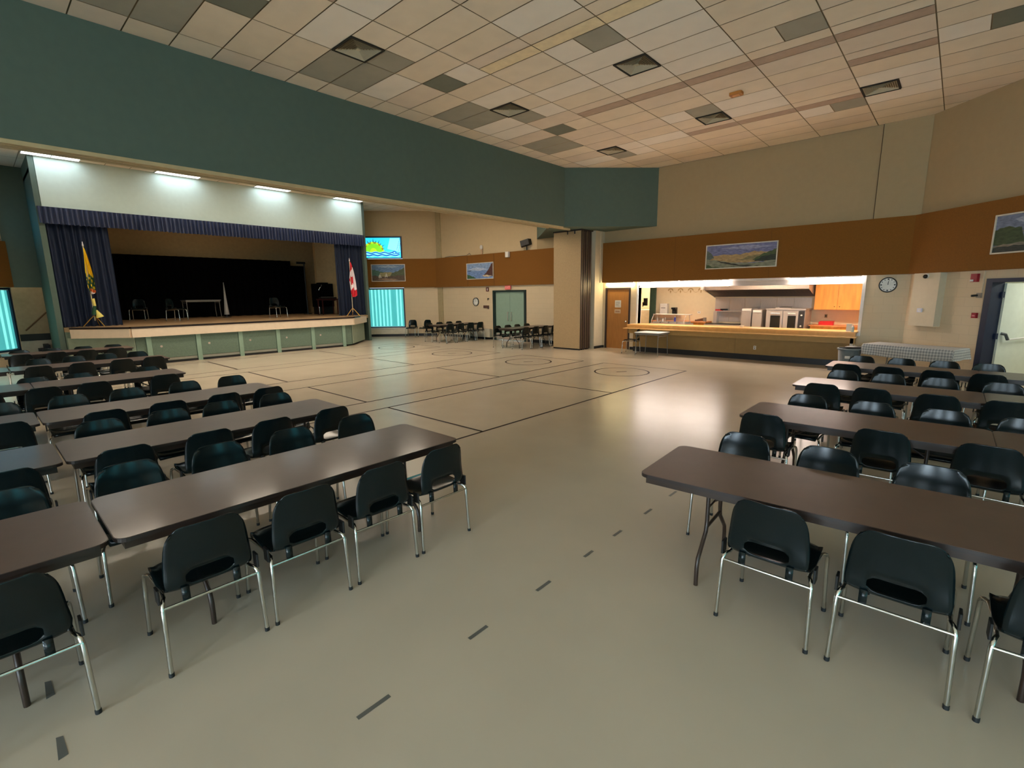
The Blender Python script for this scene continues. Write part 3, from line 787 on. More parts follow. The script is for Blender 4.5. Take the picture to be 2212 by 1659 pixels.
def chair(cx, cy, rz, label, group, z=0.0):
    rz += math.radians(random.uniform(-2.5, 2.5))
    if CH[0] is None:
        CH[0] = make_chair(label); o = CH[0]; o.location = (cx, cy, z); o.rotation_euler = (0,0,rz)
        if group: o['group'] = group
        return o
    return dup(CH[0], (cx, cy, z), rz, label, group)

# ------------------------------------------------------------------ folding tables
m_lam = mat('brown_laminate', (88, 70, 62), rough=0.40, var=0.08, scale=6, spec=0.5, coat=0.18)
m_lamg = mat('grey_brown_laminate', (112, 100, 94), rough=0.30, var=0.08, scale=25)
m_edge = mat('table_edge_dark', (44, 34, 30), rough=0.4)
m_tleg = mat('brown_enamel', (52, 38, 30), rough=0.35)
m_white2 = mat('white_laminate', (226, 226, 224), rough=0.35, var=0.02)
m_greym = mat('grey_enamel', (120, 116, 108), rough=0.4)
def folding_table(label, group, L, W, mt=None, name='folding_table', H=0.74, ml=None, me=None, square=False):
    """long axis local x, centred"""
    t = thing(name, label, 'table', group=group); mt = mt or m_lam; ml = ml or m_tleg; me = me or m_edge
    MB().prism(rrect(-L/2,-W/2,L/2,W/2,0.06,5), H-0.016, H, 0).build('tabletop', mt, t)
    MB().prism(rrect(-L/2-0.004,-W/2-0.004,L/2+0.004,W/2+0.004,0.063,5), H-0.024, H-0.002, 0).build('edge_band', me, t)
    ap = MB(); i = 0.035
    a, b = L/2-i, W/2-i
    for p, q in (((-a,-b),(a,-b+0.02)), ((-a,b-0.02),(a,b)), ((-a,-b+0.02),(-a+0.02,b-0.02)), ((a-0.02,-b+0.02),(a,b-0.02))): ap.box((p[0],p[1],H-0.075),(q[0],q[1],H-0.024))
    ap.build('apron', ml, t)
    for sx in (-1, 1):
        x = sx*(L/2-0.40 if not square else L/2-0.06); g = W/2-0.08; L_ = MB()
        if square:
            for sy in (-1, 1): L_.tube([(x, sy*(g), H-0.03),(x, sy*(g+0.02), 0.35),(x+sx*0.02, sy*(g+0.03), 0.0)], 0.011, 8)
            L_.cyl((x,-g,0.62),(x,g,0.62), 0.009, 8)
        else:
            for sy in (-1, 1):
                L_.tube([(x, sy*0.15, H-0.03),(x, sy*0.15, 0.40),(x, sy*0.165, 0.33),(x, sy*(g-0.06), 0.235),(x, sy*(g-0.015), 0.19),(x, sy*g, 0.13),(x, sy*g, 0.0)], 0.0145, 8)
            L_.cyl((x,-0.15,0.36),(x,0.15,0.36), 0.012, 8); L_.cyl((x,-g,H-0.04),(x,g,H-0.04), 0.012, 8)
        L_.build('leg', ml, t)
        if not square:
            B = MB(); B.tube([(x, 0, 0.50),(x-sx*0.30, 0, H-0.05)], 0.009, 6); B.cyl((x,-0.15,0.50),(x,0.15,0.50),0.008,6); B.build('brace', ml, t)
    return t

ORD = ['first', 'second', 'third', 'fourth', 'fifth']
NUM = ['one', 'two', 'three', 'four', 'five', 'six']
# stage-side block: six rows of tables end to end, long axis along y
rows = [(-3.49, -2.86, -4.33), (-5.33, -4.83, -6.12), (-7.11, -6.62, -8.06), (-9.87, -9.06, -10.36), (-12.57, -12.08, -13.60), (-15.95, -15.02, -16.28)]
near_y = [[2.34,1.80,1.24,0.69], [2.45,1.83,1.29,0.68], [2.50,1.97,1.39,0.82], [1.91,1.05,0.51], [2.39,1.87,1.27,0.68], [2.26,1.72,1.19,0.63]]
far_y = [[2.43,1.78,1.20,0.60], [2.38,1.78,1.26,0.70], [2.52,1.90,1.25,0.66], [1.93,1.03,0.50], [2.40,1.86,1.32,0.78], [2.39,1.80,1.21,0.64]]
tA = None
TL = {}
def place_table(key, label, group, L, W, loc, rz, mt=None):
    k = (L, W, mt.name if mt else '')
    if k not in TL:
        TL[k] = folding_table(label, group, L, W, mt); o = TL[k]; o.location = loc; o.rotation_euler = (0,0,rz)
        return o
    return dup(TL[k], loc, rz, label, group)
GT = 'brown folding tables in the stage-side block'
GC = 'black shell chairs of the stage-side block'
for n, (tx, xn, xf) in enumerate(rows):
    if n == 3:
        place_table(n, 'short brown folding table at the aisle end of stage-side row four from viewer', GT, 1.83, 0.80, (tx, 1.37+0.01, 0), PI/2, m_lamg)
        place_table(n, 'brown folding table behind the seam in stage-side row four from viewer', GT, 2.36, 0.80, (tx, -0.73, 0), PI/2, None)
    else:
        place_table(n, 'brown folding table at the aisle end of stage-side row %s from viewer' % NUM[n], GT, 2.36, 0.80, (tx, 1.52, 0), PI/2)
        place_table(n, 'brown folding table cut by the photo edge, stage-side row %s from viewer' % NUM[n], GT, 2.36, 0.80, (tx-0.01, -0.86-0.005, 0), PI/2)
    for side, xx, ys_ in ((0, xn, near_y[n]), (1, xf, far_y[n])):
        for k, y in enumerate(ys_):
            lab = ('black chair with back to viewer, %s from the aisle, stage-side row %s from viewer' if side == 0 else 'black chair facing the viewer, %s from the aisle, stage-side row %s from viewer') % (ORD[k], NUM[n])
            chair(xx + (-0.24 if side == 0 else 0.24), y, -PI/2 if side == 0 else PI/2, lab, GC)
chair(-2.86-0.24, -0.10, -PI/2, 'black chair with back to viewer, cut by photo edge, stage-side row one from viewer', GC)
chair(-4.27+0.24, -0.03, PI/2, 'black chair facing the viewer, cut by the photo edge, stage-side row one from viewer', GC)
chair(-4.78-0.24, -0.01, -PI/2, 'black chair with back to viewer, cut by photo edge, stage-side row two from viewer', GC)
chair(-6.70-0.24, 0.06, -PI/2, 'black chair with back to viewer, cut by photo edge, stage-side row three from viewer', GC)
chair(-8.06+0.24, 0.05, PI/2, 'black chair facing the viewer, cut by the photo edge, stage-side row three from viewer', GC)
chair(-9.06-0.24, -0.05, -PI/2, 'black chair with back to viewer, cut by photo edge, stage-side row four from viewer', GC)

# kitchen-side block: four rows, long axis along x
GT2 = 'brown folding tables in the kitchen-side block'
GC2 = 'black shell chairs of the kitchen-side block'
rrows = [(3.38, 2.82, 4.20, 3.2, [-0.65,-0.07,0.51], [-1.19,-0.60,0.01]),
         (5.50, 5.04, 6.30, 0.6, [-1.29,-0.35,0.32], [-1.15,-0.54,0.03,0.60]),
         (7.67, 7.20, 8.60, 0.3, [-1.18,-0.64,-0.05,0.51], [-1.14,-0.60,-0.05,0.55]),
         (9.86, 9.40, 10.72, 0.3, [-1.22,-0.67,-0.09,0.45], [-1.18,-0.61,-0.05,0.49])]
for n, (ty, yn, yf, rot, xs, xf_) in enumerate(rrows):
    a = math.radians(rot); L = 1.88 if n else 2.36
    cx, cy = -1.53 + L/2*math.cos(a), ty + 0.94*math.sin(a)
    place_table(n, 'dark brown folding table at the aisle end of kitchen-side row %s from viewer' % NUM[n], GT2, L, 0.80, (cx, cy, 0), a)
    place_table(n, 'dark brown folding table cut by the photo edge, kitchen-side row %s from viewer' % NUM[n], GT2, L, 0.80, (cx + (L+0.01)*math.cos(a), cy + (L+0.01)*math.sin(a), 0), a)
    for k, x in enumerate(xs):
        chair(x, yn + 0.24 + (x+1.2)*math.sin(a)*0.6, PI + a*0.5, 'black chair with back to viewer, %s from the aisle, kitchen-side row %s from viewer' % (ORD[k], NUM[n]), GC2)
    for k, x in enumerate(xf_):
        chair(x, yf - 0.24, 0.0, 'black chair facing the viewer, %s from the aisle, kitchen-side row %s from viewer' % (ORD[k], NUM[n]), GC2)

# two far tables by the hall wall
for (tx, ya, yb, who, g) in ((-16.17, 12.98, 15.28, 'beside the hall clock', 'far table by the hall clock'), (-12.17, 13.1, 15.4, 'before the mint double door', 'far table by the double door')):
    place_table(0, 'dark folding table %s, ringed by black chairs' % who, 'dark folding tables at the hall wall', 2.36, 0.80, (tx, (ya+yb)/2, 0), PI/2)
    for k in range(4):
        y = ya + 0.28 + 0.57*k
        chair(tx + 0.50, y, -PI/2, 'black chair, partition side of the table %s, %s from front' % (who, ORD[k]), 'black chairs around the far tables')
        chair(tx - 0.50, y+0.04, PI/2, 'black chair, stage side of the table %s, %s from front' % (who, ORD[k]), 'black chairs around the far tables')
chair(-19.52, 14.28, 0.62, 'black chair against the hall wall, closest to the teal blinds', 'spare chairs by the hall wall')
chair(-18.97, 14.68, 0.30, 'black chair between the hall wall and the table beside the clock', 'spare chairs by the hall wall')

# white folding table and a chair by the kitchen door
t = folding_table('small white square folding table in front of the kitchen hatch', None, 0.86, 0.80, m_white2, 'card_table', 0.74, m_greym, mat('table_edge_grey', (130,130,124), rough=0.4), True)
t.location = (-7.13, 14.52, 0)
chair(-7.95, 14.70, -1.35, 'black chair pushed up to the small white table by the wooden door', None)

# folded partition: flat panels stacked behind each other
m_pface = mat('partition_face', (176, 150, 112), rough=0.8, var=0.06, scale=25, bump=0.15, bscale=200)
m_pedge = mat('partition_edge', (52, 38, 32), rough=0.45, var=0.1)
m_palu = mat('partition_trim', (120, 104, 90), rough=0.4, metal=0.6)
t = thing('folding_partition', 'stack of folded tall beige partition panels with dark edges below the bulkhead corner', 'partition')
for k in range(5):
    y = 14.27 + 0.13*k; x0, x1 = -10.88, -9.70 + 0.012*(k % 2)
    p = MB().box((x0, y, 0.05), (x1-0.02, y+0.075, 4.08)).build('partition_panel', m_pface, t)
    MB().box((x1-0.02, y-0.004, 0.04), (x1, y+0.085, 4.09)).build('edge_profile', m_pedge, p)
    MB().box((x1-0.001, y+0.025, 0.05), (x1+0.006, y+0.05, 4.05)).build('metal_strip', m_palu, p)
    MB().box((x0, y+0.005, 0.0), (x1-0.03, y+0.07, 0.05)).build('bottom_sweep', m_black, p)
MB().box((-10.9, 14.25, 4.085), (-9.68, 14.95, 4.13)).build('top_seal', mat('top_seal', (40,32,28)), t)
for x in (-10.25, -9.95): MB().cyl((x, 14.22, 3.98), (x, 14.22, 4.12), 0.02).build('hanger', m_black, t)

# ------------------------------------------------------------------ stage furniture
G = 'black chairs standing on the stage'
chair(-21.45, 5.15, 2.3, 'black chair with bright chrome legs on the stage, middle of the three', G, ZS)
chair(-23.3, 4.35, 1.2, 'black chair deep on the stage beside the navy curtain edge', G, ZS)
chair(-20.75, 8.55, 1.75, 'black chair alone on the stage between the table and the black keyboard group', G, ZS)
t = folding_table('folding table with pale top standing on the stage before the black backdrop', None, 1.30, 0.70, mat('pale_grey_top', (150,150,150), rough=0.4), 'stage_table', 0.74, m_greym, mat('table_edge_grey', (130,130,124)), True)
t.location = (-23.1, 6.45, ZS); t.rotation_euler = (0,0,PI/2)
t = thing('folded_parasol', 'slim white folded parasol standing beside the stage table', 'parasol', (-22.9, 7.30, ZS))
MB().cyl((0,0,0.12),(0,0,0.75),0.10,10,r2=0.05).cyl((0,0,0.75),(0,0,1.45),0.05,10,r2=0.012).build('canopy', mat('grey_white_cloth', (150,150,148), rough=0.8), t)
MB().cyl((0,0,0),(0,0,0.12),0.03).cyl((0,0,0),(0,0,0.03),0.16,14).build('base', m_black, t)
t = thing('microphone_stand', 'slim chrome microphone stand at the right end of the stage', 'microphone stand', (-22.2, 11.05, ZS))
MB().cyl((0,0,0.02),(0,0,1.05),0.014).build('pole', m_chrome, t); MB().cyl((0,0,0),(0,0,0.03),0.13,14).build('base', m_black, t)
MB().tube([(0,0,1.05),(0.05,0.05,1.2),(0.06,0.12,1.28)],0.012).build('gooseneck', m_chrome, t); MB().cyl((0.06,0.12,1.28),(0.07,0.16,1.36),0.025).build('microphone', m_black, t)
t = thing('upright_piano', 'black draped upright piano at the right side of the stage', 'piano', (-22.62, 11.2, ZS), 0)
cv = MB(); cv.rbox((-0.1,-0.25,0.35),(0.45,0.62,1.42),0.08); cv.rbox((-0.08,0.0,1.42),(0.40,0.42,1.47),0.1); cv.build('dust_cover', m_blackc, t)
MB().box((-0.05,-0.2,0.0),(0.4,0.55,0.36)).build('body', m_black, t)
MB().box((0.4,0.0,0.62),(0.62,0.58,0.70)).build('keyboard_shelf', m_black, t)
t = thing('side_table', 'dark red-brown small table with papers beside the draped piano on the stage', 'table', (-21.55, 11.15, ZS))
MB().box((-0.25,-0.42,0.66),(0.25,0.42,0.72)).build('tabletop', mat('mahogany', (58,24,22), rough=0.35), t)
for sx in (-1,1):
    for sy in (-1,1): MB().box((sx*0.2-0.02,sy*0.36-0.02,0),(sx*0.2+0.02,sy*0.36+0.02,0.66)).build('leg', mat('mahogany', (58,24,22)), t)
t = thing('keyboard', 'black electronic keyboard lying on the red-brown stage table', 'keyboard', (-21.55, 11.15, ZS+0.72))
MB().box((-0.14,-0.36,0),(0.16,0.36,0.07)).build('body', m_black, t)
MB().box((0.02,-0.33,0.07),(0.14,0.33,0.078)).build('keys', mat('ivory_keys', (190,180,160), rough=0.4), t)

# ------------------------------------------------------------------ flags
m_brass = mat('brass', (190, 150, 70), rough=0.3, metal=1.0)
def flag(name, label, loc, H, ctop, cbot, paint, W, mats, tip):
    t = thing(name, label, 'flag', loc)
    MB().cyl((0,0,0.18),(0,0,H-0.12),0.014).build('pole', mat('pole_wood', (200,190,160), rough=0.4), t)
    MB().cyl((0,0,H-0.12),(0,0,H),0.022,8,r2=0.004).build('finial', tip, t)
    for k in range(3):
        a = 0.6 + 2*PI*k/3; MB().tube([(0,0,0.34),(0.10*math.cos(a),0.10*math.sin(a),0.24),(0.30*math.cos(a),0.30*math.sin(a),0.012)],0.012).build('leg', m_brass, t)
    # hanging cloth: folds fall from the pole; nu across, nv down
    nu, nv = 18, 40; vs = []; fs = []; mi = []
    for j in range(nv+1):
        v = j/nv; z = ctop - (ctop-cbot)*v
        wdt = W*(0.10 + 0.9*min(1, v*1.9)**0.8) * (1.0 if v < 0.86 else 1-0.9*((v-0.86)/0.14)**2)
        for i in range(nu+1):
            u = i/nu
            yy = (u-0.32)*wdt; xx = 0.05 + 0.045*math.sin(u*13+v*1.5)*min(1, v*3) + 0.02*math.sin(v*9)
            vs.append((xx, yy, z - 0.10*u*wdt/W))
    for j in range(nv):
        for i in range(nu):
            fs.append((j*(nu+1)+i, j*(nu+1)+i+1, (j+1)*(nu+1)+i+1, (j+1)*(nu+1)+i)); mi.append(paint((i+.5)/nu, (j+.5)/nv))
    mb = MB()
    for f_, m_ in zip(fs, mi): mb.f.append(list(f_)); mb.m.append(m_); mb.sm.append(True)
    mb.v = vs
    mb.build('flag_cloth', mats, t)
    return t
def paint_ca(u, v):
    vv = v + 0.10*(u-0.5)
    if vv < 0.24 - 0.07*u: return 0
    if v > 0.80 - 0.12*u + 0.05*math.sin(u*9): return 0
    lu, lv = (u-0.34)/0.40, (v-0.50)/0.13
    r = math.hypot(lu, lv); a = math.atan2(lv, lu)
    if r < 0.72 + 0.35*abs(math.sin(2.5*a + 0.4)): return 0
    return 1
m_red = mat('flag_red', (196, 28, 44), rough=0.7, var=0.08); m_fwhite = mat('flag_white', (226, 218, 222), rough=0.7)
flag('flag', 'furled red and white maple leaf flag on a stand at the stage edge', (-18.62, 10.70, ZS), 2.36, 2.20, 0.80, paint_ca, 0.28, [m_red, m_fwhite], m_fwhite)
def paint_sk(u, v):
    if v < 0.55 + 0.03*math.sin(u*8): return 0
    k = math.sin(u*17 + v*31) + math.sin(v*47 - u*6)
    if v > 0.86 and u > 0.25: return 2 if v < 0.93 else 3
    if k > 0.75: return 0
    return 1
flag('flag', 'furled yellow and green flag on a stand before the navy curtain', (-19.35, 2.52, ZS), 2.50, 2.32, 0.98, paint_sk, 0.17,
     [mat('flag_yellow', (236, 196, 20), rough=0.7), mat('flag_green', (24, 72, 44), rough=0.7), mat('flag_orange', (206, 96, 40)), m_fwhite], m_fwhite)
t = thing('flag_tassel', 'pale yellow tassel and tie hanging low on the yellow and green flag stand', 'tassel', (-19.30, 2.54, ZS))
MB().cyl((0,0.02,0.62),(0,0,0.84),0.035,8,r2=0.045).build('knot', mat('tassel_yellow', (222,206,110), rough=0.8), t)
MB().cyl((0.02,0.10,0.28),(0.02,0.04,0.50),0.10,8,r2=0.02).build('fringe', mat('tassel_yellow', (222,206,110)), t)
MB().cyl((0.0,-0.03,0.36),(0,0.02,0.62),0.06,8,r2=0.04).build('fold', mat('flag_green', (24,72,44)), t)

# ------------------------------------------------------------------ paintings
def painting(label, M, W, H, layers, group=None):
    """landscape painting in a thin pale frame; layers = (colour, [(x,y)...]) in 0..1 units"""
    t = thing('painting', label, 'painting', group=group)
    t.matrix_world = M
    fr = MB(); b = 0.028
    for p, q in (((0,0,0),(W,b,0.03)), ((0,H-b,0),(W,H,0.03)), ((0,b,0),(b,H-b,0.03)), ((W-b,b,0),(W,H-b,0.03))): fr.box(p, q)
    fr.build('frame', mat('painting_frame', (214,206,188), rough=0.5), t)
    cvs = MB(); ms = []
    cvs.box((b,b,0.004),(W-b,H-b,0.012), 0)
    for k, (col, pts) in enumerate(layers):
        ms.append(mat('paint_%d_%d_%d' % col, col, rough=0.6, var=0.30, scale=9, stretch=(1,3,1)))
        if k == 0: continue
        dense = []
        for a, c2 in zip(pts, pts[1:]+pts[:1]):
            m_ = 5
            for q in range(m_): dense.append((a[0]+(c2[0]-a[0])*q/m_, a[1]+(c2[1]-a[1])*q/m_ + (0.018*math.sin(17*a[0]+q*2.1+k) if 0.02 < a[1] < 0.98 else 0)))
        vs = [(b+(W-2*b)*min(1,max(0,x)), b+(H-2*b)*min(1,max(0,y)), 0.012+0.0007*k) for x, y in dense]
        cvs.add(vs, [tuple(range(len(vs)))], k)
    cvs.build('canvas', ms, t)
    return t
P1 = [((104,132,168),None), ((150,168,190),[(0.1,0.9),(0.5,0.97),(0.9,0.88),(0.6,0.82),(0.3,0.84)]), ((74,110,96),[(0,0.25),(0,0.72),(0.15,0.66),(0.3,0.56),(0.5,0.50),(0.5,0.25)]),
      ((150,140,96),[(0.2,0.2),(0.25,0.5),(0.5,0.55),(0.75,0.5),(0.8,0.2)]), ((84,92,64),[(0.55,0.3),(0.62,0.5),(0.8,0.62),(1,0.82),(1,0.3)]), ((90,72,58),[(0,0),(0,0.34),(0.3,0.28),(0.6,0.30),(1,0.36),(1,0)]),
      ((190,180,160),[(0.18,0.2),(0.24,0.46),(0.30,0.2)]), ((196,186,168),[(0.38,0.24),(0.44,0.5),(0.48,0.24)]), ((150,120,96),[(0.1,0.10),(0.4,0.18),(0.9,0.06),(0.5,0.02)])]
painting('landscape painting with moored sails under blue sky, beside the teal blinds', frame(None, onf(0.41, 2.655, 0.10), (1,1)), 1.62, 0.81, P1, 'landscape paintings on the brown bands')
P2 = [((134,158,196),None), ((176,186,206),[(0.0,0.62),(0.4,0.74),(0.8,0.60),(0.5,0.52)]), ((112,140,190),[(0,0),(0,0.50),(1,0.50),(1,0)]), ((34,40,64),[(0,0.53),(0.10,0.56),(0.20,0.53),(0.1,0.50)]),
      ((82,50,44),[(0.62,0.16),(0.75,0.38),(0.85,0.62),(0.94,0.92),(1,1),(1,0.12)]), ((206,190,160),[(0.56,0.16),(0.7,0.24),(0.96,0.16),(0.8,0.08)]), ((60,96,70),[(0,0.0),(0,0.30),(0.12,0.22),(0.34,0.06),(0.34,0)])]
painting('seascape painting with a red cliff above the hall clock', frame(None, (-16.73, WY-0.103, 2.655), (1,0)), 1.70, 0.71, P2, 'landscape paintings on the brown bands')
P3 = [((118,120,158),None), ((150,150,178),[(0.2,0.86),(0.6,0.95),(0.95,0.84),(0.6,0.76)]), ((176,146,100),[(0,0.2),(0.05,0.5),(0.2,0.58),(0.5,0.56),(0.7,0.66),(0.85,0.62),(1,0.6),(1,0.2)]), ((92,104,96),[(0,0.35),(0,0.8),(0.06,0.7),(0.12,0.45)]),
      ((134,122,84),[(0.5,0.3),(0.62,0.46),(0.8,0.52),(0.7,0.3)]), ((72,86,50),[(0.68,0.3),(0.82,0.54),(0.92,0.62),(1,0.74),(1,0.24)]), ((46,54,44),[(0.7,0.24),(0.82,0.42),(1,0.5),(1,0.2)]),
      ((132,134,112),[(0,0),(0,0.40),(0.2,0.32),(0.4,0.2),(0.7,0.16),(1,0.26),(1,0)]), ((60,58,50),[(0.12,0.34),(0.3,0.24),(0.5,0.1),(0.8,0.04),(0.55,0.02),(0.3,0.16)]), ((66,84,50),[(0,0),(0,0.18),(0.1,0.06),(0.3,0)])]
painting('wide panoramic valley painting above the kitchen hatch', frame(None, (-5.90, WY-0.123, 2.66), (1,0)), 2.0, 0.71, P3, 'landscape paintings on the brown bands')
P4 = [((116,126,150),None), ((160,166,186),[(0.2,0.86),(0.4,0.94),(0.7,0.8),(0.3,0.76)]), ((130,124,96),[(0.3,0.5),(0.45,0.72),(0.7,0.84),(1,0.8),(1,0.4)]), ((62,78,50),[(0,0.2),(0,0.62),(0.12,0.7),(0.3,0.62),(0.36,0.2)]),
      ((128,120,106),[(0,0.18),(0.3,0.24),(1,0.20),(1,0.12),(0,0.12)]), ((54,60,56),[(0,0),(0,0.14),(0.3,0.17),(1,0.12),(1,0)])]
painting('landscape painting with dark trees above the right doorway, cut by the photo edge', frame(None, onb(1.97, 2.655, 0.123), (1,-1)), 1.70, 0.76, P4, 'landscape paintings on the brown bands')

# ------------------------------------------------------------------ ceiling lights of the hall
m_diff = glow('fluorescent_diffuser', (236, 246, 255), E_PANEL)
def ceil_light(label, loc, group):
    t = thing('ceiling_light', label, 'ceiling light', loc, 0, group)
    fr = MB(); fr.box((-0.31,-0.62,-0.025),(-0.29,0.62,0)); fr.box((0.29,-0.62,-0.025),(0.31,0.62,0)); fr.box((-0.29,-0.62,-0.025),(0.29,-0.60,0)); fr.box((-0.29,0.60,-0.025),(0.29,0.62,0)); fr.box((-0.29,-0.01,-0.025),(0.29,0.01,0))
    fr.build('frame', m_white, t)
    for a, b in ((-0.60,-0.01),(0.01,0.60)): MB().box((-0.29,a,-0.018),(0.29,b,-0.004)).build('diffuser', m_diff, t)
    return t
GL = 'fluorescent panels before the stage front'
L0 = ceil_light('fluorescent ceiling light above the left end of the navy valance', (-19.12, 2.14, ZC), GL)
for k, (x, y, lab) in enumerate(((-19.12, 5.18, 'second fluorescent ceiling light along the stage front from the yellow flag end'), (-19.12, 8.17, 'third fluorescent ceiling light along the stage front from the yellow flag end'), (-19.12, 11.2, 'fluorescent ceiling light above the right end of the navy valance'))):
    dup(L0, (x, y, ZC), 0, lab)
hall_d = []
for a, b in ((-0.60,-0.01),(0.01,0.60)):
    o_ = MB().box((-0.29,a,-0.018),(0.29,b,-0.004)).build('diffuser', glow('hall_fill_warm', (255, 238, 214), E_HALL_FILL)); hall_d.append(o_.data); bpy.data.objects.remove(o_)
for x in (-15.6, -12.6):  # two unseen rows of panels, added to light the hall
    for y in (2.14, 5.18, 8.17, 11.2):
        hl = dup(L0, (x, y, ZC), 0, 'unseen ceiling panel added to brighten the hall, hidden behind the teal bulkhead', 'unseen panels added to brighten the hall')
        for ch in hl.children:
            if ch.name.startswith('diffuser'): ch.data = hall_d[0 if ch.matrix_local.translation.y < 1 and ch.data.vertices[0].co.y < -0.1 else 1]

# ------------------------------------------------------------------ kitchen hatch and counter
m_kw = mat('kitchen_wall', (224, 206, 172), rough=0.7, var=0.02)
m_butch = mat('light_wood_top', (222, 172, 104), rough=0.35, var=0.10, scale=4, stretch=(2, 16, 1))
m_cpanel = mat('counter_front_panel', (150, 118, 66), rough=0.6, var=0.05)
m_apron = mat('counter_apron', (172, 136, 78), rough=0.55, var=0.05)
kb = MB()
kb.box((-10.8, 18.6, 0), (-9.80, 18.8, 2.8)); kb.box((-9.80, 18.6, 2.25), (-9.2, 18.8, 2.8)); kb.box((-9.2, 18.6, 0), (-1.4, 18.8, 2.8))
kb.box((-10.9, 15.75, 0), (-10.8, 18.8, 2.8)); kb.box((-1.50, 15.75, 0), (-1.4, 18.6, 2.8))
kb.box((-10.9, 15.75, 2.75), (-1.4, 18.8, 2.85))
kb.box((-11.2, 20.4, 0), (-8.6, 20.5, 2.8)); kb.box((-11.3, 18.8, 0), (-11.2, 20.5, 2.8)); kb.box((-8.6, 18.8, 0), (-8.5, 20.5, 2.8)); kb.box((-11.3, 18.8, 2.75), (-8.5, 20.5, 2.85))
struct(kb.build('wall_kitchen_inner', m_kw))
# lights in the kitchen
for k, (x, y) in enumerate(((-7.6, 16.9), (-4.6, 16.7), (-2.6, 16.7), (-9.9, 19.6))):
    t = thing('kitchen_light', 'flat ceiling light inside the kitchen, out of sight above the hatch', 'ceiling light', (x, y, 2.75), 0, 'ceiling lights inside the kitchen')
    MB().box((-0.6,-0.15,-0.06),(0.6,0.15,0)).build('housing', m_white, t)
    MB().box((-0.57,-0.12,-0.075),(0.57,0.12,-0.06)).build('diffuser', glow('kitchen_glow', (255, 232, 204), E_KITCHEN*3), t)
# hatch frame
hf = MB()
hf.box((-8.25, WY-0.03, 0.86), (-8.19, WY+T+0.02, 2.36)); hf.box((-1.87, WY-0.03, 0.80), (-1.80, WY+T+0.02, 2.36)); hf.box((-8.19, WY-0.02, 2.29), (-1.87, WY+T+0.02, 2.36))
struct(hf.build('trim_7', m_white))
t = thing('roller_shutter', 'steel roller shutter housing across the top of the kitchen hatch', 'shutter')
rs = MB()
for k in range(5): rs.box((-8.19, WY+0.04+0.006*(k%2), 2.17+0.025*k), (-1.87, WY+0.12, 2.17+0.025*k+0.022))
rs.build('slats', m_steel, t); MB().box((-8.19, WY+0.03, 2.145), (-1.87, WY+0.13, 2.17)).build('bottom_bar', m_steel, t)
m_tube = glow('hatch_tube', (255, 238, 226), E_TUBE)
for (x0, x1, lab) in ((-8.15,-6.75,'long glowing strip light under the brown band, beside the wooden door end of the hatch'), (-6.70,-5.20,'glowing strip light under the brown band below the panoramic painting'), (-3.55,-1.92,'glowing strip light under the brown band, at the clock end of the hatch'), (-9.45,-8.35,'dim strip light under the brown band above the wooden door')):
    t = thing('strip_light', lab, 'strip light', ((x0+x1)/2, WY-0.06, BB0), 0, 'strip lights under the brown band')
    h = (x1-x0)/2
    MB().box((-h,-0.045,-0.03),(h,0.045,0)).build('housing', m_white, t)
    MB().rbox((-h+0.02,-0.04,-0.105),(h-0.02,0.04,-0.03),0.02).build('diffuser', m_tube if x0 > -9 else glow('door_tube', (255,236,180), E_TUBE*0.45), t)
# counter
t = thing('serving_counter', 'long kitchen serving counter with light wood top below the hatch', 'counter')
MB().box((-8.30, 15.02, 0.885), (-1.84, WY+0.28, 0.925)).build('worktop', m_butch, t)
MB().box((-8.30, 15.03, 0.80), (-1.84, 15.10, 0.885)).build('fascia', mat('counter_wood_fascia', (206, 158, 92), rough=0.4, var=0.1, scale=4, stretch=(2,16,1)), t)
MB().box((-8.38, 14.88, 0.78), (-1.80, 15.12, 0.805)).build('ledge', m_butch, t)
MB().box((-8.30, 15.12, 0.62), (-1.84, 15.20, 0.799)).build('apron_panel', m_apron, t)
cp = MB(); cp.box((-8.18, 15.24, 0.16), (-4.80, 15.30, 0.80)); cp.box((-4.795, 15.24, 0.16), (-1.90, 15.30, 0.80)); cp.build('front_panel', m_cpanel, t)
MB().box((-8.16, 15.22, 0.0), (-1.90, 15.30, 0.16)).build('toe_kick', m_base, t)
MB().box((-8.18, 15.30, 0.0), (-8.12, WY-0.001, 0.88)).build('end_panel', m_cream, t)
MB().box((-1.95, 15.12, 0.0), (-1.88, WY-0.001, 0.885)).build('end_panel', m_white, t)
t = thing('wall_outlet', 'small cream outlet plate low on the counter front', 'outlet', (-4.25, 15.24, 0.36))
MB().box((-0.035,-0.008,-0.055),(0.035,0,0.055)).build('plate', m_white, t); MB().box((-0.012,-0.010,0.01),(0.012,-0.008,0.035)).box((-0.012,-0.010,-0.035),(0.012,-0.008,-0.01)).build('socket', m_black, t)
t = thing('paper_stand', 'white card standing on the counter by the clock end of the hatch', 'card', (-2.02, 15.25, 0.925), 0.2)
MB().box((-0.06,-0.003,0),(0.06,0.003,0.20)).build('card', m_paper, t); MB().box((-0.06,-0.05,0),(0.06,0.05,0.006)).build('base', m_white, t)
t = thing('sanitizer_bottle', 'clear pump bottle on the counter beside the white card', 'bottle', (-1.92, 15.12, 0.925))
MB().cyl((0,0,0),(0,0,0.12),0.032,12).cyl((0,0,0.12),(0,0,0.145),0.032,12,r2=0.014).build('bottle', mat('clear_plastic', (186,200,196), rough=0.15, spec=0.6), t)
MB().cyl((0,0,0.145),(0,0,0.18),0.010,8).box((-0.008,-0.04,0.175),(0.008,0.01,0.188)).build('pump', m_white, t)
t = thing('paper_sheet', 'white paper sheets lying on the serving counter in front of the ovens', 'paper', (-4.15, 15.35, 0.925), 0.1)
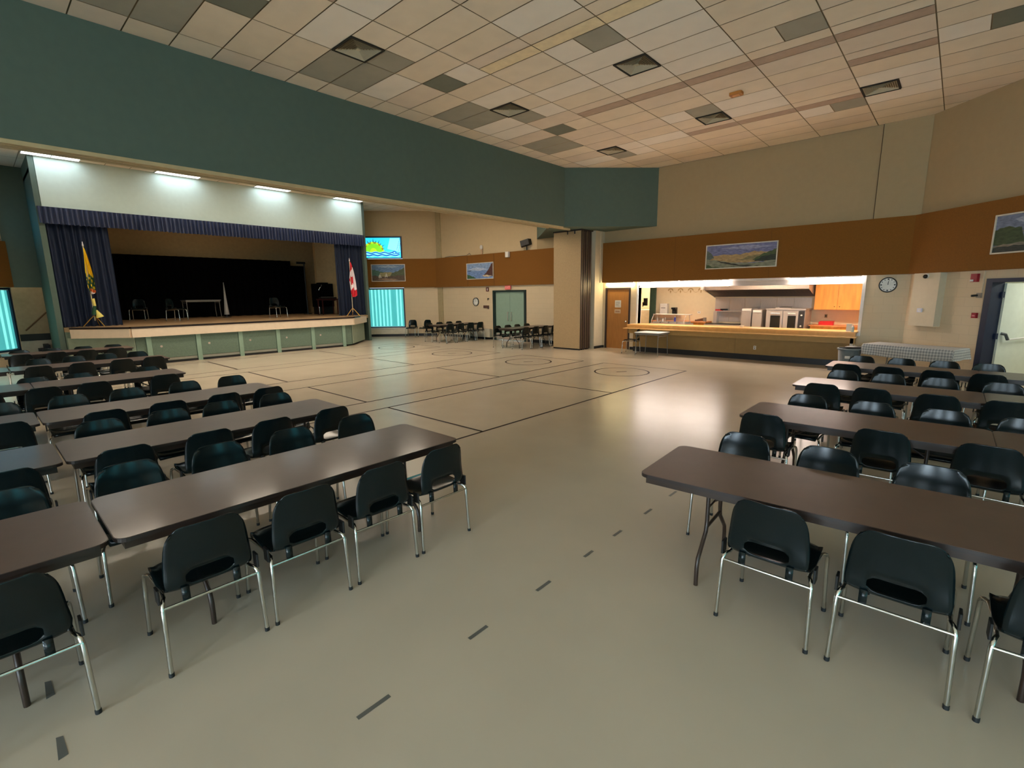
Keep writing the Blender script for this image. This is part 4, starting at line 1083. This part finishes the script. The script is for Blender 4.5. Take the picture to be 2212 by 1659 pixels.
MB().box((-0.28,-0.10,0),(0.05,0.12,0.004)).build('sheet', m_paper, t); MB().box((0.0,-0.08,0.004),(0.30,0.10,0.007)).build('sheet', m_paper, t)
t = thing('white_bowl', 'small white bowl on the serving counter left of the glass door ovens', 'bowl', (-4.72, 15.45, 0.925))
MB().cyl((0,0,0),(0,0,0.05),0.04,14,r2=0.075).build('bowl', m_white, t); MB().cyl((0,0,0.042),(0,0,0.046),0.055,14).build('contents', mat('bowl_contents', (120,110,100)), t)

# sneeze guard / salad bar
t = thing('salad_bar', 'stainless salad bar with sneeze guard just inside the hatch, by the green door', 'salad bar', (-7.52, 16.8, 0))
MB().box((-0.66,-0.33,0.0),(0.66,0.33,0.90)).build('cabinet', m_steel, t)
pn = MB()
for k in range(4): pn.box((-0.60+0.31*k,-0.25,0.90),(-0.60+0.31*k+0.27,0.25,0.955))
pn.build('food_pan', m_steel, t)
MB().box((-0.66,-0.12,1.195),(0.66,0.20,1.215)).build('top_shelf', m_white, t)
lg = MB()
for x in (-0.64, 0.56): lg.tube([(x,-0.28,0.90),(x,-0.26,1.0),(x,-0.1,1.19)],0.012); lg.tube([(x,0.25,0.90),(x,0.2,1.19)],0.012)
lg.build('guard_frame', m_steel, t)
gl = MB(); gl.add([(-0.64,-0.28,0.97),(0.56,-0.28,0.97),(0.56,-0.11,1.19),(-0.64,-0.11,1.19)], [(0,1,2,3)]); gl.build('guard_glass', m_glass, t)
for (x, h, nm) in ((-0.45,0.11,'steel jug'), (-0.25,0.09,'white squeeze bottle'), (-0.28+0.12,0.13,'green handled ladle')):
    q = thing('jug' if 'jug' in nm else ('squeeze_bottle' if 'bottle' in nm else 'ladle'), '%s standing on the salad bar under the glass guard' % nm, nm.split()[-1], (-7.52+x, 16.62, 0.955))
    MB().cyl((0,0,0),(0,0,h),0.035 if 'ladle' not in nm else 0.01,10,r2=0.02 if 'ladle' not in nm else 0.008).build('body', m_steel if 'jug' in nm else m_white, q)
    MB().sphere((0,0,h),0.022,8).build('top', mat('lid_grey',(150,150,150)), q)
t = thing('blue_bottle', 'blue bottle standing behind the salad bar glass', 'bottle', (-7.35, 16.70, 0.955))
MB().cyl((0,0,0),(0,0,0.15),0.035,12).build('bottle', mat('blue_plastic',(60,60,190),rough=0.3), t); MB().cyl((0,0,0.15),(0,0,0.19),0.015,8).build('cap', m_white, t)
# back wall items
MB2 = MB().box((-8.95, 18.30, 1.10), (-7.95, 18.6, 1.13))
t = thing('wall_shelf', 'narrow shelf on the kitchen wall behind the salad bar', 'shelf'); MB2.build('board', m_steel, t)
MB().box((-8.9,18.5,0.98),(-8.87,18.6,1.10)).box((-8.05,18.5,0.98),(-8.02,18.6,1.10)).build('bracket', m_steel, t)
t = thing('towel_dispenser', 'white upright dispenser box with a dark slot on the kitchen shelf', 'dispenser', (-8.58, 18.44, 1.13))
MB().rbox((-0.15,-0.10,0),(0.15,0.12,0.42),0.03).build('case', m_white, t); MB().box((-0.09,-0.105,0.24),(0.09,-0.10,0.26)).build('slot', m_black, t)
t = thing('coffee_maker', 'small black coffee maker beside the white dispenser', 'coffee maker', (-8.16, 18.42, 1.13))
MB().box((-0.08,0.0,0),(0.08,0.12,0.27)).box((-0.08,-0.10,0.20),(0.08,0.0,0.27)).box((-0.08,-0.10,0),(0.08,0.0,0.025)).build('body', m_black, t)
MB().cyl((0,-0.05,0.03),(0,-0.05,0.14),0.05,12).build('jug', mat('dark_glass',(40,36,34),rough=0.1), t)
t = thing('electrical_outlet', 'small beige outlet on the plain kitchen wall above the salad bar', 'outlet', (-7.25, 18.60, 1.22))
MB().box((-0.06,-0.01,-0.04),(0.06,0,0.04)).build('plate', m_white, t); MB().box((-0.03,-0.012,-0.015),(0.03,-0.01,0.015)).build('socket', mat('socket_beige',(180,170,150)), t)
# stencilled garland
gm = mat('stencil_ochre', (176, 146, 96), rough=0.8)
t = thing('wall_stencil', 'ochre stencilled garland high on the kitchen wall', 'wall stencil')
gb = MB()
for k in range(4):
    cx = -8.42 + 0.40*k
    for q in range(9):
        a = PI*q/8; x = cx + 0.085*math.cos(a); z = 2.06 + 0.05*math.sin(a)
        gb.cyl((x,18.598,z),(x,18.594,z),0.022,8)
    gb.cyl((cx,18.598,2.02),(cx,18.594,2.02),0.03,8); gb.cyl((cx,18.598,1.97),(cx,18.594,1.97),0.02,8)
    for q in range(6):
        u = q/5; x = cx+0.10+0.20*u; z = 2.02-0.05*math.sin(PI*u)
        gb.cyl((x,18.598,z),(x,18.594,z),0.012,6)
gb.build('garland', gm, t)
# extractor hood
t = thing('extractor_hood', 'long stainless extractor hood over the cooking line', 'extractor hood')
MB().add([(-6.68,17.5,2.04),(-3.46,17.5,2.04),(-3.46,17.5,2.22),(-6.68,17.5,2.22)], [(0,1,2,3)]).box((-6.68,17.5,2.22),(-3.46,18.59,2.6)).build('canopy', m_steel, t)
sd = MB()
for x in (-6.68, -3.46): sd.add([(x,17.5,2.04),(x,18.59,1.76),(x,18.59,2.22),(x,17.5,2.22)], [(0,1,2,3)])
sd.build('side_panel', m_steel, t)
MB().add([(-6.66,17.62,2.03),(-3.48,17.62,2.03),(-3.48,18.50,1.80),(-6.66,18.50,1.80)], [(0,1,2,3)]).build('filter_bank', mat('hood_filter_metal',(84,78,76),rough=0.5,metal=0.8), t)  # dark metal of the hood filters
fb = MB()
for k in range(26):
    x = -6.5 + 0.115*k
    if k % 9 == 8: continue
    fb.add([(x,17.80,1.975),(x+0.06,17.80,1.975),(x+0.06,18.05,1.91),(x,18.05,1.91)], [(0,1,2,3)])
fb.build('baffle', m_black, t)
t = thing('hood_lamp', 'small white box lamp hanging at the left front corner of the hood', 'lamp', (-6.72, 17.42, 2.06)); MB().box((-0.05,-0.05,0),(0.05,0.05,0.16)).build('housing', m_white, t); MB().box((-0.04,-0.04,-0.01),(0.04,0.04,0)).build('lens', m_paper, t)
t = thing('hood_lamp', 'small white box lamp on the front edge of the hood, near its middle', 'lamp', (-5.85, 17.44, 2.16)); MB().box((-0.05,-0.05,0),(0.05,0.05,0.12)).build('housing', m_white, t); MB().box((-0.04,-0.04,-0.01),(0.04,0.04,0)).build('lens', m_paper, t)
sp = MB()
for k in range(6): sp.box((-6.66+0.52*k, 18.585, 0.9), (-6.66+0.52*k+0.51, 18.598, 1.76))
struct(sp.build('wall_steel_splashback', m_steel))
# range with backguard shelf
t = thing('cooking_range', 'stainless cooking range with raised back shelf left of the steel cabinets', 'range')
MB().box((-6.72,17.75,0.0),(-5.50,18.58,0.84)).build('body', m_steel, t); MB().box((-6.70,17.80,0.84),(-5.52,18.4,0.855)).build('griddle', m_black, t)
MB().box((-6.60,18.35,1.27),(-5.60,18.58,1.30)).build('back_shelf', m_steel, t); MB().box((-6.62,18.35,0.84),(-6.50,18.58,1.27)).box((-5.62,18.50,0.84),(-5.58,18.58,1.27)).build('shelf_leg', m_steel, t)
t = thing('oven_gloves', 'red and black oven gloves lying on the range back shelf', 'oven gloves', (-6.42, 18.44, 1.30))
MB().rbox((-0.16,-0.08,0),(0.10,0.08,0.05),0.04).build('red_glove', mat('red_cloth',(190,40,44),rough=0.8), t); MB().rbox((0.02,-0.09,0.02),(0.26,0.07,0.07),0.04).build('black_glove', m_black, t)
# two steel cabinets
for k, (x0, x1, y, h, lab) in enumerate(((-5.46,-5.14,17.75,1.42,'narrow stainless cabinet beside the range, the taller of the two'), (-5.05,-4.76,17.55,1.38,'narrow stainless cabinet between its taller twin and the ovens'))):
    t = thing('steel_cabinet', lab, 'cabinet', ((x0+x1)/2, y, 0), 0, 'narrow stainless cabinets')
    w2_ = (x1-x0)/2
    MB().box((-w2_,0,0.1),(w2_,0.7,h)).build('body', m_steel, t)
    MB().box((-w2_+0.01,-0.015,0.15),(w2_-0.01,-0.001,h-0.10)).build('door', m_steel, t)
    MB().box((-w2_+0.02,-0.03,h-0.09),(w2_-0.02,-0.001,h-0.02)).build('control_panel', m_white, t)
    MB().box((-w2_+0.03,0.05,0),(w2_-0.03,0.65,0.1)).build('base', m_black, t)
# double convection oven
t = thing('convection_oven', 'wide stainless convection oven with two dark glass doors', 'oven')
MB().box((-4.64,17.62,0.62),(-3.52,18.5,1.38)).build('body', m_steel, t)
MB().box((-4.66,17.58,1.38),(-3.50,18.5,1.42)).build('top_plate', m_steel, t)
MB().box((-4.6,17.7,0.0),(-3.56,18.4,0.62)).build('stand', mat('oven_stand_dark',(60,58,58),rough=0.5,metal=0.7), t)
for (x0, x1) in ((-4.63,-4.15), (-4.12,-3.70)):
    d_ = MB().box((x0,17.57,0.66),(x1,17.619,1.35)).build('door', m_steel, t)
    MB().box((x0+0.13,17.565,0.78),(x1-0.06,17.57,1.20)).build('window', mat('oven_glass',(34,36,34),rough=0.12), d_)
    MB().cyl((x0+0.14,17.53,1.27),(x1-0.07,17.53,1.27),0.012,8).build('handle', m_chrome, d_)
MB().box((-3.69,17.59,0.66),(-3.53,17.619,1.35)).build('control_panel', mat('dark_panel',(50,46,46),rough=0.4), t)
kn = MB()
for z in (0.75,0.88,1.22): kn.cyl((-3.61,17.59,z),(-3.61,17.56,z),0.025,10)
kn.build('dial', m_white, t)
t = thing('baking_trays', 'low pile of trays lying on top of the glass door oven', 'trays', (-4.1, 17.9, 1.42)); MB().box((-0.3,-0.2,0),(0.15,0.2,0.03)).build('tray', m_steel, t); MB().box((-0.2,-0.15,0.03),(0.1,0.15,0.05)).build('tray', m_black, t)
# wall cabinets and worktop
m_pine = mat('honey_pine', (226, 154, 70), rough=0.4, var=0.16, scale=2.2, stretch=(5, 5, 0.7))
t = thing('wall_cabinet', 'honey pine wall cabinets with flat doors right of the hood', 'cabinet')
MB().box((-3.40,18.15,1.38),(-1.52,18.6,2.40)).build('carcass', m_pine, t)
for k in range(3): dd = MB().box((-3.39+0.625*k,18.128,1.39),(-3.39+0.625*k+0.612,18.149,2.39)).build('door', m_pine, t); MB().sphere((-3.39+0.625*k+(0.55 if k != 1 else 0.06),18.115,1.48),0.014,8).build('knob', mat('dark_knob',(110,70,30)), dd)
t = thing('base_cabinet', 'wooden base cabinets with orange-brown top under the pine wall cabinets', 'cabinet')
MB().box((-3.46,17.95,0.87),(-1.52,18.6,0.905)).build('worktop', mat('orange_wood_top',(226,150,96),rough=0.4,var=0.08), t); MB().box((-3.42,18.0,0.0),(-1.52,18.6,0.87)).build('carcass', m_pine, t)
t = thing('base_cabinet', 'wooden counter with orange-brown top between the salad bar and the range', 'cabinet')
MB().box((-8.90,18.0,0.87),(-6.76,18.6,0.905)).build('worktop', mat('orange_wood_top',(226,150,96)), t); MB().box((-8.88,18.05,0.0),(-6.78,18.6,0.87)).build('carcass', m_pine, t)
t = thing('utensil_pile', 'untidy pile of brown utensils on the counter left of the range', 'utensils', (-7.05, 18.25, 0.905)); MB().cyl((-0.2,0,0.03),(0.15,0.05,0.05),0.03,8).cyl((-0.1,-0.05,0.06),(0.16,0.0,0.12),0.02,8).build('handles', mat('utensil_brown',(120,90,70)), t); MB().cyl((0.16,0.0,0.0),(0.16,0.0,0.14),0.06,10).build('cup', mat('utensil_grey',(130,120,110)), t)
t = thing('red_tub', 'red plastic tub on the wooden worktop under the pine cabinets', 'tub', (-3.02, 18.18, 0.905)); MB().prism(rrect(-0.20,-0.12,0.20,0.12,0.03),0,0.10).build('body', mat('red_plastic',(214,36,40),rough=0.3), t); MB().prism(rrect(-0.17,-0.13,0.21,0.13,0.03),0.10,0.125).build('lid', mat('red_plastic',(214,36,40)), t)
t = thing('electrical_outlet', 'dark yellow outlet on the wall under the pine cabinets', 'outlet', (-3.12, 18.6, 1.17)); MB().box((-0.04,-0.01,-0.055),(0.04,0,0.055)).build('plate', mat('outlet_olive',(150,132,84)), t); MB().box((-0.015,-0.012,-0.03),(0.015,-0.01,0.03)).build('socket', m_black, t)
# left end of the kitchen: doorway, green door, fridge, black dispenser
t = thing('green_door', 'dark green open door standing on edge left inside the hatch', 'door'); MB().box((-9.24,18.50,0.02),(-9.00,18.58,2.20)).build('leaf', mat('green_door_paint',(58,84,72),rough=0.5), t); MB().sphere((-9.06,18.48,1.0),0.03,8).build('knob', m_chrome, t)
t = thing('fridge', 'white chest in the room behind the kitchen doorway', 'fridge', (-10.1, 19.9, 0)); MB().rbox((-0.45,-0.35,0.05),(0.45,0.35,1.25),0.03).build('body', m_white, t); MB().box((-0.44,-0.37,0.7),(0.44,-0.351,1.22)).build('door', m_white, t); MB().box((-0.4,-0.3,0),(0.4,0.3,0.05)).build('base', m_black, t)
t = thing('wall_telephone', 'black wall telephone beside the kitchen doorway', 'telephone', (-9.42, 18.59, 1.62)); MB().rbox((-0.10,-0.10,-0.16),(0.06,0.0,0.14),0.03).build('body', m_black, t); MB().box((-0.12,-0.12,-0.2),(-0.09,-0.09,-0.02)).build('handset', m_black, t)

# ------------------------------------------------------------------ things on the walls
def clock(label, M, r, hour, minute):
    t = thing('wall_clock', label, 'clock', group='round wall clocks'); t.matrix_world = M
    MB().cyl((0,0,0),(0,0,0.02),r-0.012,36).build('face', mat('clock_face',(226,226,220),rough=0.5), t)
    n = 36; rm = MB()
    for k in range(n):
        a0, a1 = 2*PI*k/n, 2*PI*(k+1)/n
        vs = [(R_*math.cos(a), R_*math.sin(a), z) for a in (a0,a1) for R_, z in ((r-0.022,0.0),(r-0.022,0.035),(r,0.04),(r+0.004,0.0))]
        rm.add(vs, [(0,1,5,4),(1,2,6,5),(2,3,7,6)], 0, True)
    rm.build('rim', m_black, t)
    tk_ = MB()
    for k in range(12):
        a = PI/2 - 2*PI*k/12; c_, s_ = math.cos(a), math.sin(a); rr = r*0.74; w_ = 0.010 if k % 3 else 0.016
        tk_.add([(rr*c_-w_,rr*s_-w_,0.021),(rr*c_+w_,rr*s_-w_,0.021),(rr*c_+w_,rr*s_+w_,0.021),(rr*c_-w_,rr*s_+w_,0.021)], [(0,1,2,3)])
    tk_.build('numerals', m_black, t)
    hd = MB()
    for ang, L_, w_ in ((PI/2-2*PI*(hour/12), r*0.45, 0.008), (PI/2-2*PI*(minute/60), r*0.66, 0.006)):
        c_, s_ = math.cos(ang), math.sin(ang); hd.add([(-s_*w_,c_*w_,0.024),(s_*w_,-c_*w_,0.024),(c_*L_+s_*w_*.5,s_*L_-c_*w_*.5,0.024),(c_*L_-s_*w_*.5,s_*L_+c_*w_*.5,0.024)], [(0,1,2,3)])
    hd.build('hands', m_black, t)
    return t
clock('black-rimmed round clock on the cream wall beside the kitchen hatch', frame(None,(-1.35,WY,2.10),(1,0)), 0.185, 12.05, 1)
clock('black-rimmed round clock on the hall wall below the seascape painting', frame(None,(-16.28,WY,1.66),(1,0)), 0.185, 12.05, 1)
t = thing('wall_plaque', 'brown plaque on the hall wall between the clock and the double door', 'plaque', (-15.62, WY, 1.44)); MB().box((-0.18,-0.02,-0.06),(0.16,0,0.06)).build('board', mat('plaque_brown',(96,66,56),rough=0.5), t); MB().box((0.10,-0.03,-0.10),(0.17,-0.021,0.02)).build('tag', mat('plaque_dark',(60,40,40)), t)
t = thing('alarm_sounder', 'dark red sounder under the brown band beside the double door', 'alarm', (-15.52, WY, 2.20)); MB().box((-0.06,-0.05,-0.09),(0.07,0,0.09)).build('housing', mat('dark_red_plastic',(90,36,36),rough=0.4), t); MB().box((0.01,-0.055,-0.05),(0.05,-0.05,0.05)).build('lens', m_white, t)
t = thing('wall_hook', 'small dark hook on the hall wall above the brown plaque', 'hook', (-15.48, WY, 1.79)); MB().cyl((0,0,0),(0,-0.05,0),0.03,8).build('boss', m_black, t); MB().tube([(0,-0.05,0),(0,-0.07,-0.04),(0,-0.03,-0.07)],0.01).build('hook', m_black, t)
t = thing('exit_sign', 'small pink-red exit sign over the mint double door', 'sign', (-14.25, WY-0.02, 2.26)); MB().box((-0.16,-0.06,-0.085),(0.16,-0.01,0.085)).build('housing', mat('sign_pink',(232,110,110),rough=0.5), t)
cu = bpy.data.curves.new('lettering_curve', 'FONT'); cu.body = 'EXIT'; cu.size = 0.13; cu.extrude = 0.001; cu.align_x = 'CENTER'; cu.align_y = 'CENTER'; cu.materials.append(mat('sign_pale',(246,190,186),rough=0.5))
tmp = bpy.data.objects.new('lettering_curve', cu); COL.objects.link(tmp); bpy.context.view_layer.update(); lme = bpy.data.meshes.new_from_object(tmp.evaluated_get(bpy.context.evaluated_depsgraph_get())); bpy.data.objects.remove(tmp); to = bpy.data.objects.new('lettering', lme); COL.objects.link(to); to.parent = t; to.location = (0,-0.062,0); to.rotation_euler = (PI/2,0,0)
t = thing('wall_sensor', 'white box sensor fixed to the top of the hall band', 'sensor', (-14.16, WY-0.10, 3.60)); MB().rbox((-0.09,-0.12,-0.10),(0.09,0,0.12),0.02).build('housing', m_white, t); MB().box((-0.13,-0.06,0.08),(-0.09,0,0.14)).build('bracket', m_white, t)
t = thing('loudspeaker', 'black loudspeaker tilted on a short stand on top of the hall band', 'loudspeaker', (-13.19, WY-0.06, BB1)); MB().cyl((0,0,0),(0,0,0.16),0.02,8).box((-0.14,-0.03,0),(0.14,0.04,0.012)).build('stand', m_black, t)
Mx = Matrix.Translation((0,-0.06,0.27)) @ Matrix.Rotation(math.radians(-14),4,'Y') @ Matrix.Rotation(math.radians(18),4,'Z')
MB().prism([(-0.24,0.10),(-0.18,-0.13),(0.18,-0.13),(0.26,0.10)],-0.10,0.12,0,Mx).build('cabinet', m_black, t)
t = thing('fan_lamp', 'small white lamp with a round head standing on the hall band', 'lamp', (-15.8, WY-0.05, BB1)); MB().cyl((0,0,0),(0,0,0.22),0.045,10).build('body', mat('lamp_tan',(190,160,130)), t); MB().sphere((0,-0.02,0.30),0.085,12,0,(1,0.7,1.2)).build('head', m_white, t)
t = thing('cable_loop', 'thin loose cable lying on top of the hall band', 'cable'); MB().tube([(-18.3,WY-0.04,BB1+0.01),(-17.9,WY-0.04,BB1+0.05),(-17.5,WY-0.05,BB1+0.01),(-16.8,WY-0.04,BB1+0.015),(-16.6,WY-0.04,BB1+0.10),(-16.5,WY-0.04,BB1+0.01)],0.012,6).build('cable', mat('cable_grey',(120,110,100)), t)

# chase with dome camera and thermostat; alarm devices by the right doorway
t = thing('boxed_chase', 'cream boxed chase hanging down the wall below the brown band', 'boxing')
q = MB(); facetb(q, 0.27, 0.95, 1.13, BB0-0.001, 0.16, 0.0); q.build('casing', m_cream, t)
def wall_thing(name, label, cat, u, z, off, group=None):
    t = thing(name, label, cat, group=group); t.matrix_world = frame(None, onb(u, z, off), (1,-1)); return t
t = wall_thing('dome_camera', 'small black dome camera at the top of the boxed chase', 'camera', 0.62, 2.28, 0.16); MB().cyl((0,0,0),(0,0,0.03),0.055,14).build('base', m_white, t); MB().sphere((0,-0.01,0.04),0.05,12).build('dome', mat('black_glass',(10,10,10),rough=0.1), t)
t = wall_thing('thermostat', 'pale blue-white thermostat on the boxed chase', 'thermostat', 0.56, 1.49, 0.16); MB().box((-0.06,-0.04,0),(0.06,0.05,0.03)).build('case', mat('thermo_white',(214,214,230),rough=0.4), t); MB().box((-0.03,-0.015,0.03),(0.03,0.025,0.034)).build('display', m_white, t)
m_redp = mat('alarm_red', (150, 24, 40), rough=0.4)
t = wall_thing('fire_alarm', 'red fire alarm sounder with white strobe under the brown band by the right doorway', 'fire alarm', 1.63, 2.22, 0.0); MB().box((-0.07,-0.10,0),(0.07,0.07,0.06)).build('housing', m_redp, t); MB().box((-0.065,-0.09,0.06),(0.0,-0.05,0.075)).build('strobe', m_white, t)
t = wall_thing('fire_call_point', 'square dark red fire call point beside the right doorway', 'call point', 1.74, 1.42, 0.0); MB().box((-0.05,-0.055,0),(0.05,0.055,0.05)).build('housing', m_redp, t); MB().box((-0.03,-0.02,0.05),(0.03,0.01,0.055)).build('label_plate', mat('plate_pink',(196,110,120)), t)
t = wall_thing('wall_microphone', 'black microphone clipped to a grey wall box under the conduit', 'microphone', 1.76, 1.84, 0.0); MB().box((-0.05,-0.05,0),(0.05,0.05,0.03)).build('box', mat('box_grey',(150,140,126)), t); MB().cyl((-0.02,0.0,0.03),(-0.07,-0.01,0.12),0.022,8).build('head', m_black, t)
t = wall_thing('conduit', 'cream conduit running down from the brown band beside the right doorway', 'conduit', 1.80, 2.12, 0.0); MB().box((-0.012,-0.22,0),(0.012,0.22,0.02)).build('pipe', m_cream, t); MB().box((-0.02,-0.04,0),(0.02,0.0,0.022)).build('clip', m_cream, t)

# ------------------------------------------------------------------ bin, cloth table
t = thing('trash_can', 'grey tapered trash can with a rimmed top at the clock end of the counter', 'trash can', (-1.80, 14.05, 0))
b = MB(); n = 24
for k in range(n):
    a0, a1 = 2*PI*k/n, 2*PI*(k+1)/n
    vs = [(R_*math.cos(a), R_*math.sin(a), z) for a in (a0,a1) for R_, z in ((0.19,0.0),(0.235,0.60),(0.225,0.60),(0.18,0.01))]
    b.add(vs, [(0,1,5,4),(1,2,6,5),(2,3,7,6)], 0, True)
b.cyl((0,0,0.0),(0,0,0.012),0.185,24); b.build('body', mat('grey_bin',(112,120,124),rough=0.5), t)
r_ = MB()
for k in range(n):
    a0, a1 = 2*PI*k/n, 2*PI*(k+1)/n
    vs = [(R_*math.cos(a), R_*math.sin(a), z) for a in (a0,a1) for R_, z in ((0.232,0.575),(0.255,0.58),(0.255,0.61),(0.222,0.61))]
    r_.add(vs, [(0,1,5,4),(1,2,6,5),(2,3,7,6)], 0, True)
r_.build('rim', mat('grey_bin_rim',(128,134,138),rough=0.5), t)
MB().cyl((0,0,0.46),(0,0,0.47),0.20,20).build('liner', mat('black_liner',(24,24,26),rough=0.5), t)
MB().box((-0.05,-0.232,0.38),(0.05,-0.216,0.44)).build('sticker', m_white, t)
t = thing('bin_bag_bunch', 'bunched black bin bag lying folded over the top of the trash can', 'bag', (-1.72, 14.12, 0.60)); MB().sphere((0,0,0.02),0.20,14,0,(1,0.7,0.22)).build('bag', mat('black_liner',(24,24,26)), t)

tl = folding_table('folding table hidden under the checked grey tablecloth in the corner', None, 1.62, 0.66, m_white2, 'buffet_table', 0.74, m_greym, mat('table_edge_grey',(130,130,124)), False)
tl.location = (-0.62, 13.98, 0); tl.rotation_euler = (0,0,math.radians(-20))
def check_mat():
    m = bpy.data.materials.new('checked_cloth'); m.use_nodes = True; nt = m.node_tree; bs = nt.nodes['Principled BSDF']
    tc = nt.nodes.new('ShaderNodeUVMap') if False else nt.nodes.new('ShaderNodeTexCoord')
    sp_ = nt.nodes.new('ShaderNodeSeparateXYZ'); at = nt.nodes.new('ShaderNodeAttribute'); at.attribute_name = 'cloth'
    nt.links.new(at.outputs['Vector'], sp_.inputs[0])
    outs = []
    for ax in (0, 1):
        md = nt.nodes.new('ShaderNodeMath'); md.operation = 'FRACT'; ml = nt.nodes.new('ShaderNodeMath'); ml.operation = 'MULTIPLY'; ml.inputs[1].default_value = 19.0
        gt = nt.nodes.new('ShaderNodeMath'); gt.operation = 'LESS_THAN'; gt.inputs[1].default_value = 0.36
        nt.links.new(sp_.outputs[ax], ml.inputs[0]); nt.links.new(ml.outputs[0], md.inputs[0]); nt.links.new(md.outputs[0], gt.inputs[0]); outs.append(gt)
    ad = nt.nodes.new('ShaderNodeMath'); ad.operation = 'ADD'; nt.links.new(outs[0].outputs[0], ad.inputs[0]); nt.links.new(outs[1].outputs[0], ad.inputs[1])
    mr = nt.nodes.new('ShaderNodeMapRange'); mr.inputs['From Max'].default_value = 2.0; nt.links.new(ad.outputs[0], mr.inputs[0])
    rp = nt.nodes.new('ShaderNodeValToRGB'); rp.color_ramp.elements[0].color = srgb(146,148,152); rp.color_ramp.elements[1].color = srgb(222,222,220)
    nt.links.new(mr.outputs[0], rp.inputs[0]); nt.links.new(rp.outputs[0], bs.inputs['Base Color']); bs.inputs['Roughness'].default_value = 0.7
    return m
L_, W_ = 1.68, 0.72; nx, ny = 72, 40; drop = 0.24
vs = []; uv = []; fs = []
X0 = L_/2+drop; Y0 = W_/2+drop
for j in range(ny+1):
    for i in range(nx+1):
        u = -X0 + 2*X0*i/nx; v = -Y0 + 2*Y0*j/ny
        cx_ = max(-L_/2, min(L_/2, u)); cy_ = max(-W_/2, min(W_/2, v))
        dx_, dy_ = u-cx_, v-cy_; d_ = math.hypot(dx_, dy_); e_ = max(abs(dx_), abs(dy_))
        out = 0.02*min(1, e_/0.05) + 0.035*(e_/drop)*(0.5+0.5*math.sin(u*15+v*11))
        if d_ > 1e-6: nx_, ny_ = dx_/d_, dy_/d_
        else: nx_ = ny_ = 0
        z = 0.748 - max(0, d_-0.01)*(1.0 if d_ > 0 else 0) 
        if dy_ < 0: z -= 0.05*(0.5+0.5*math.sin(u*2.3+1))*(abs(dy_)/drop)
        vs.append((cx_+nx_*out, cy_+ny_*out, z)); uv.append((u, v, 0))
for j in range(ny):
    for i in range(nx): fs.append((j*(nx+1)+i, j*(nx+1)+i+1, (j+1)*(nx+1)+i+1, (j+1)*(nx+1)+i))
me = bpy.data.meshes.new('tablecloth'); me.from_pydata(vs, [], fs); at_ = me.attributes.new('cloth', 'FLOAT_VECTOR', 'POINT')
for k, q_ in enumerate(uv): at_.data[k].vector = q_
for p_ in me.polygons: p_.use_smooth = True
me.materials.append(check_mat())
o = bpy.data.objects.new('tablecloth', me); COL.objects.link(o); o.location = (-0.62, 13.98, 0); o.rotation_euler = (0,0,math.radians(-20))
tag(o, 'grey and white checked tablecloth draped over the table below the round clock', 'tablecloth')
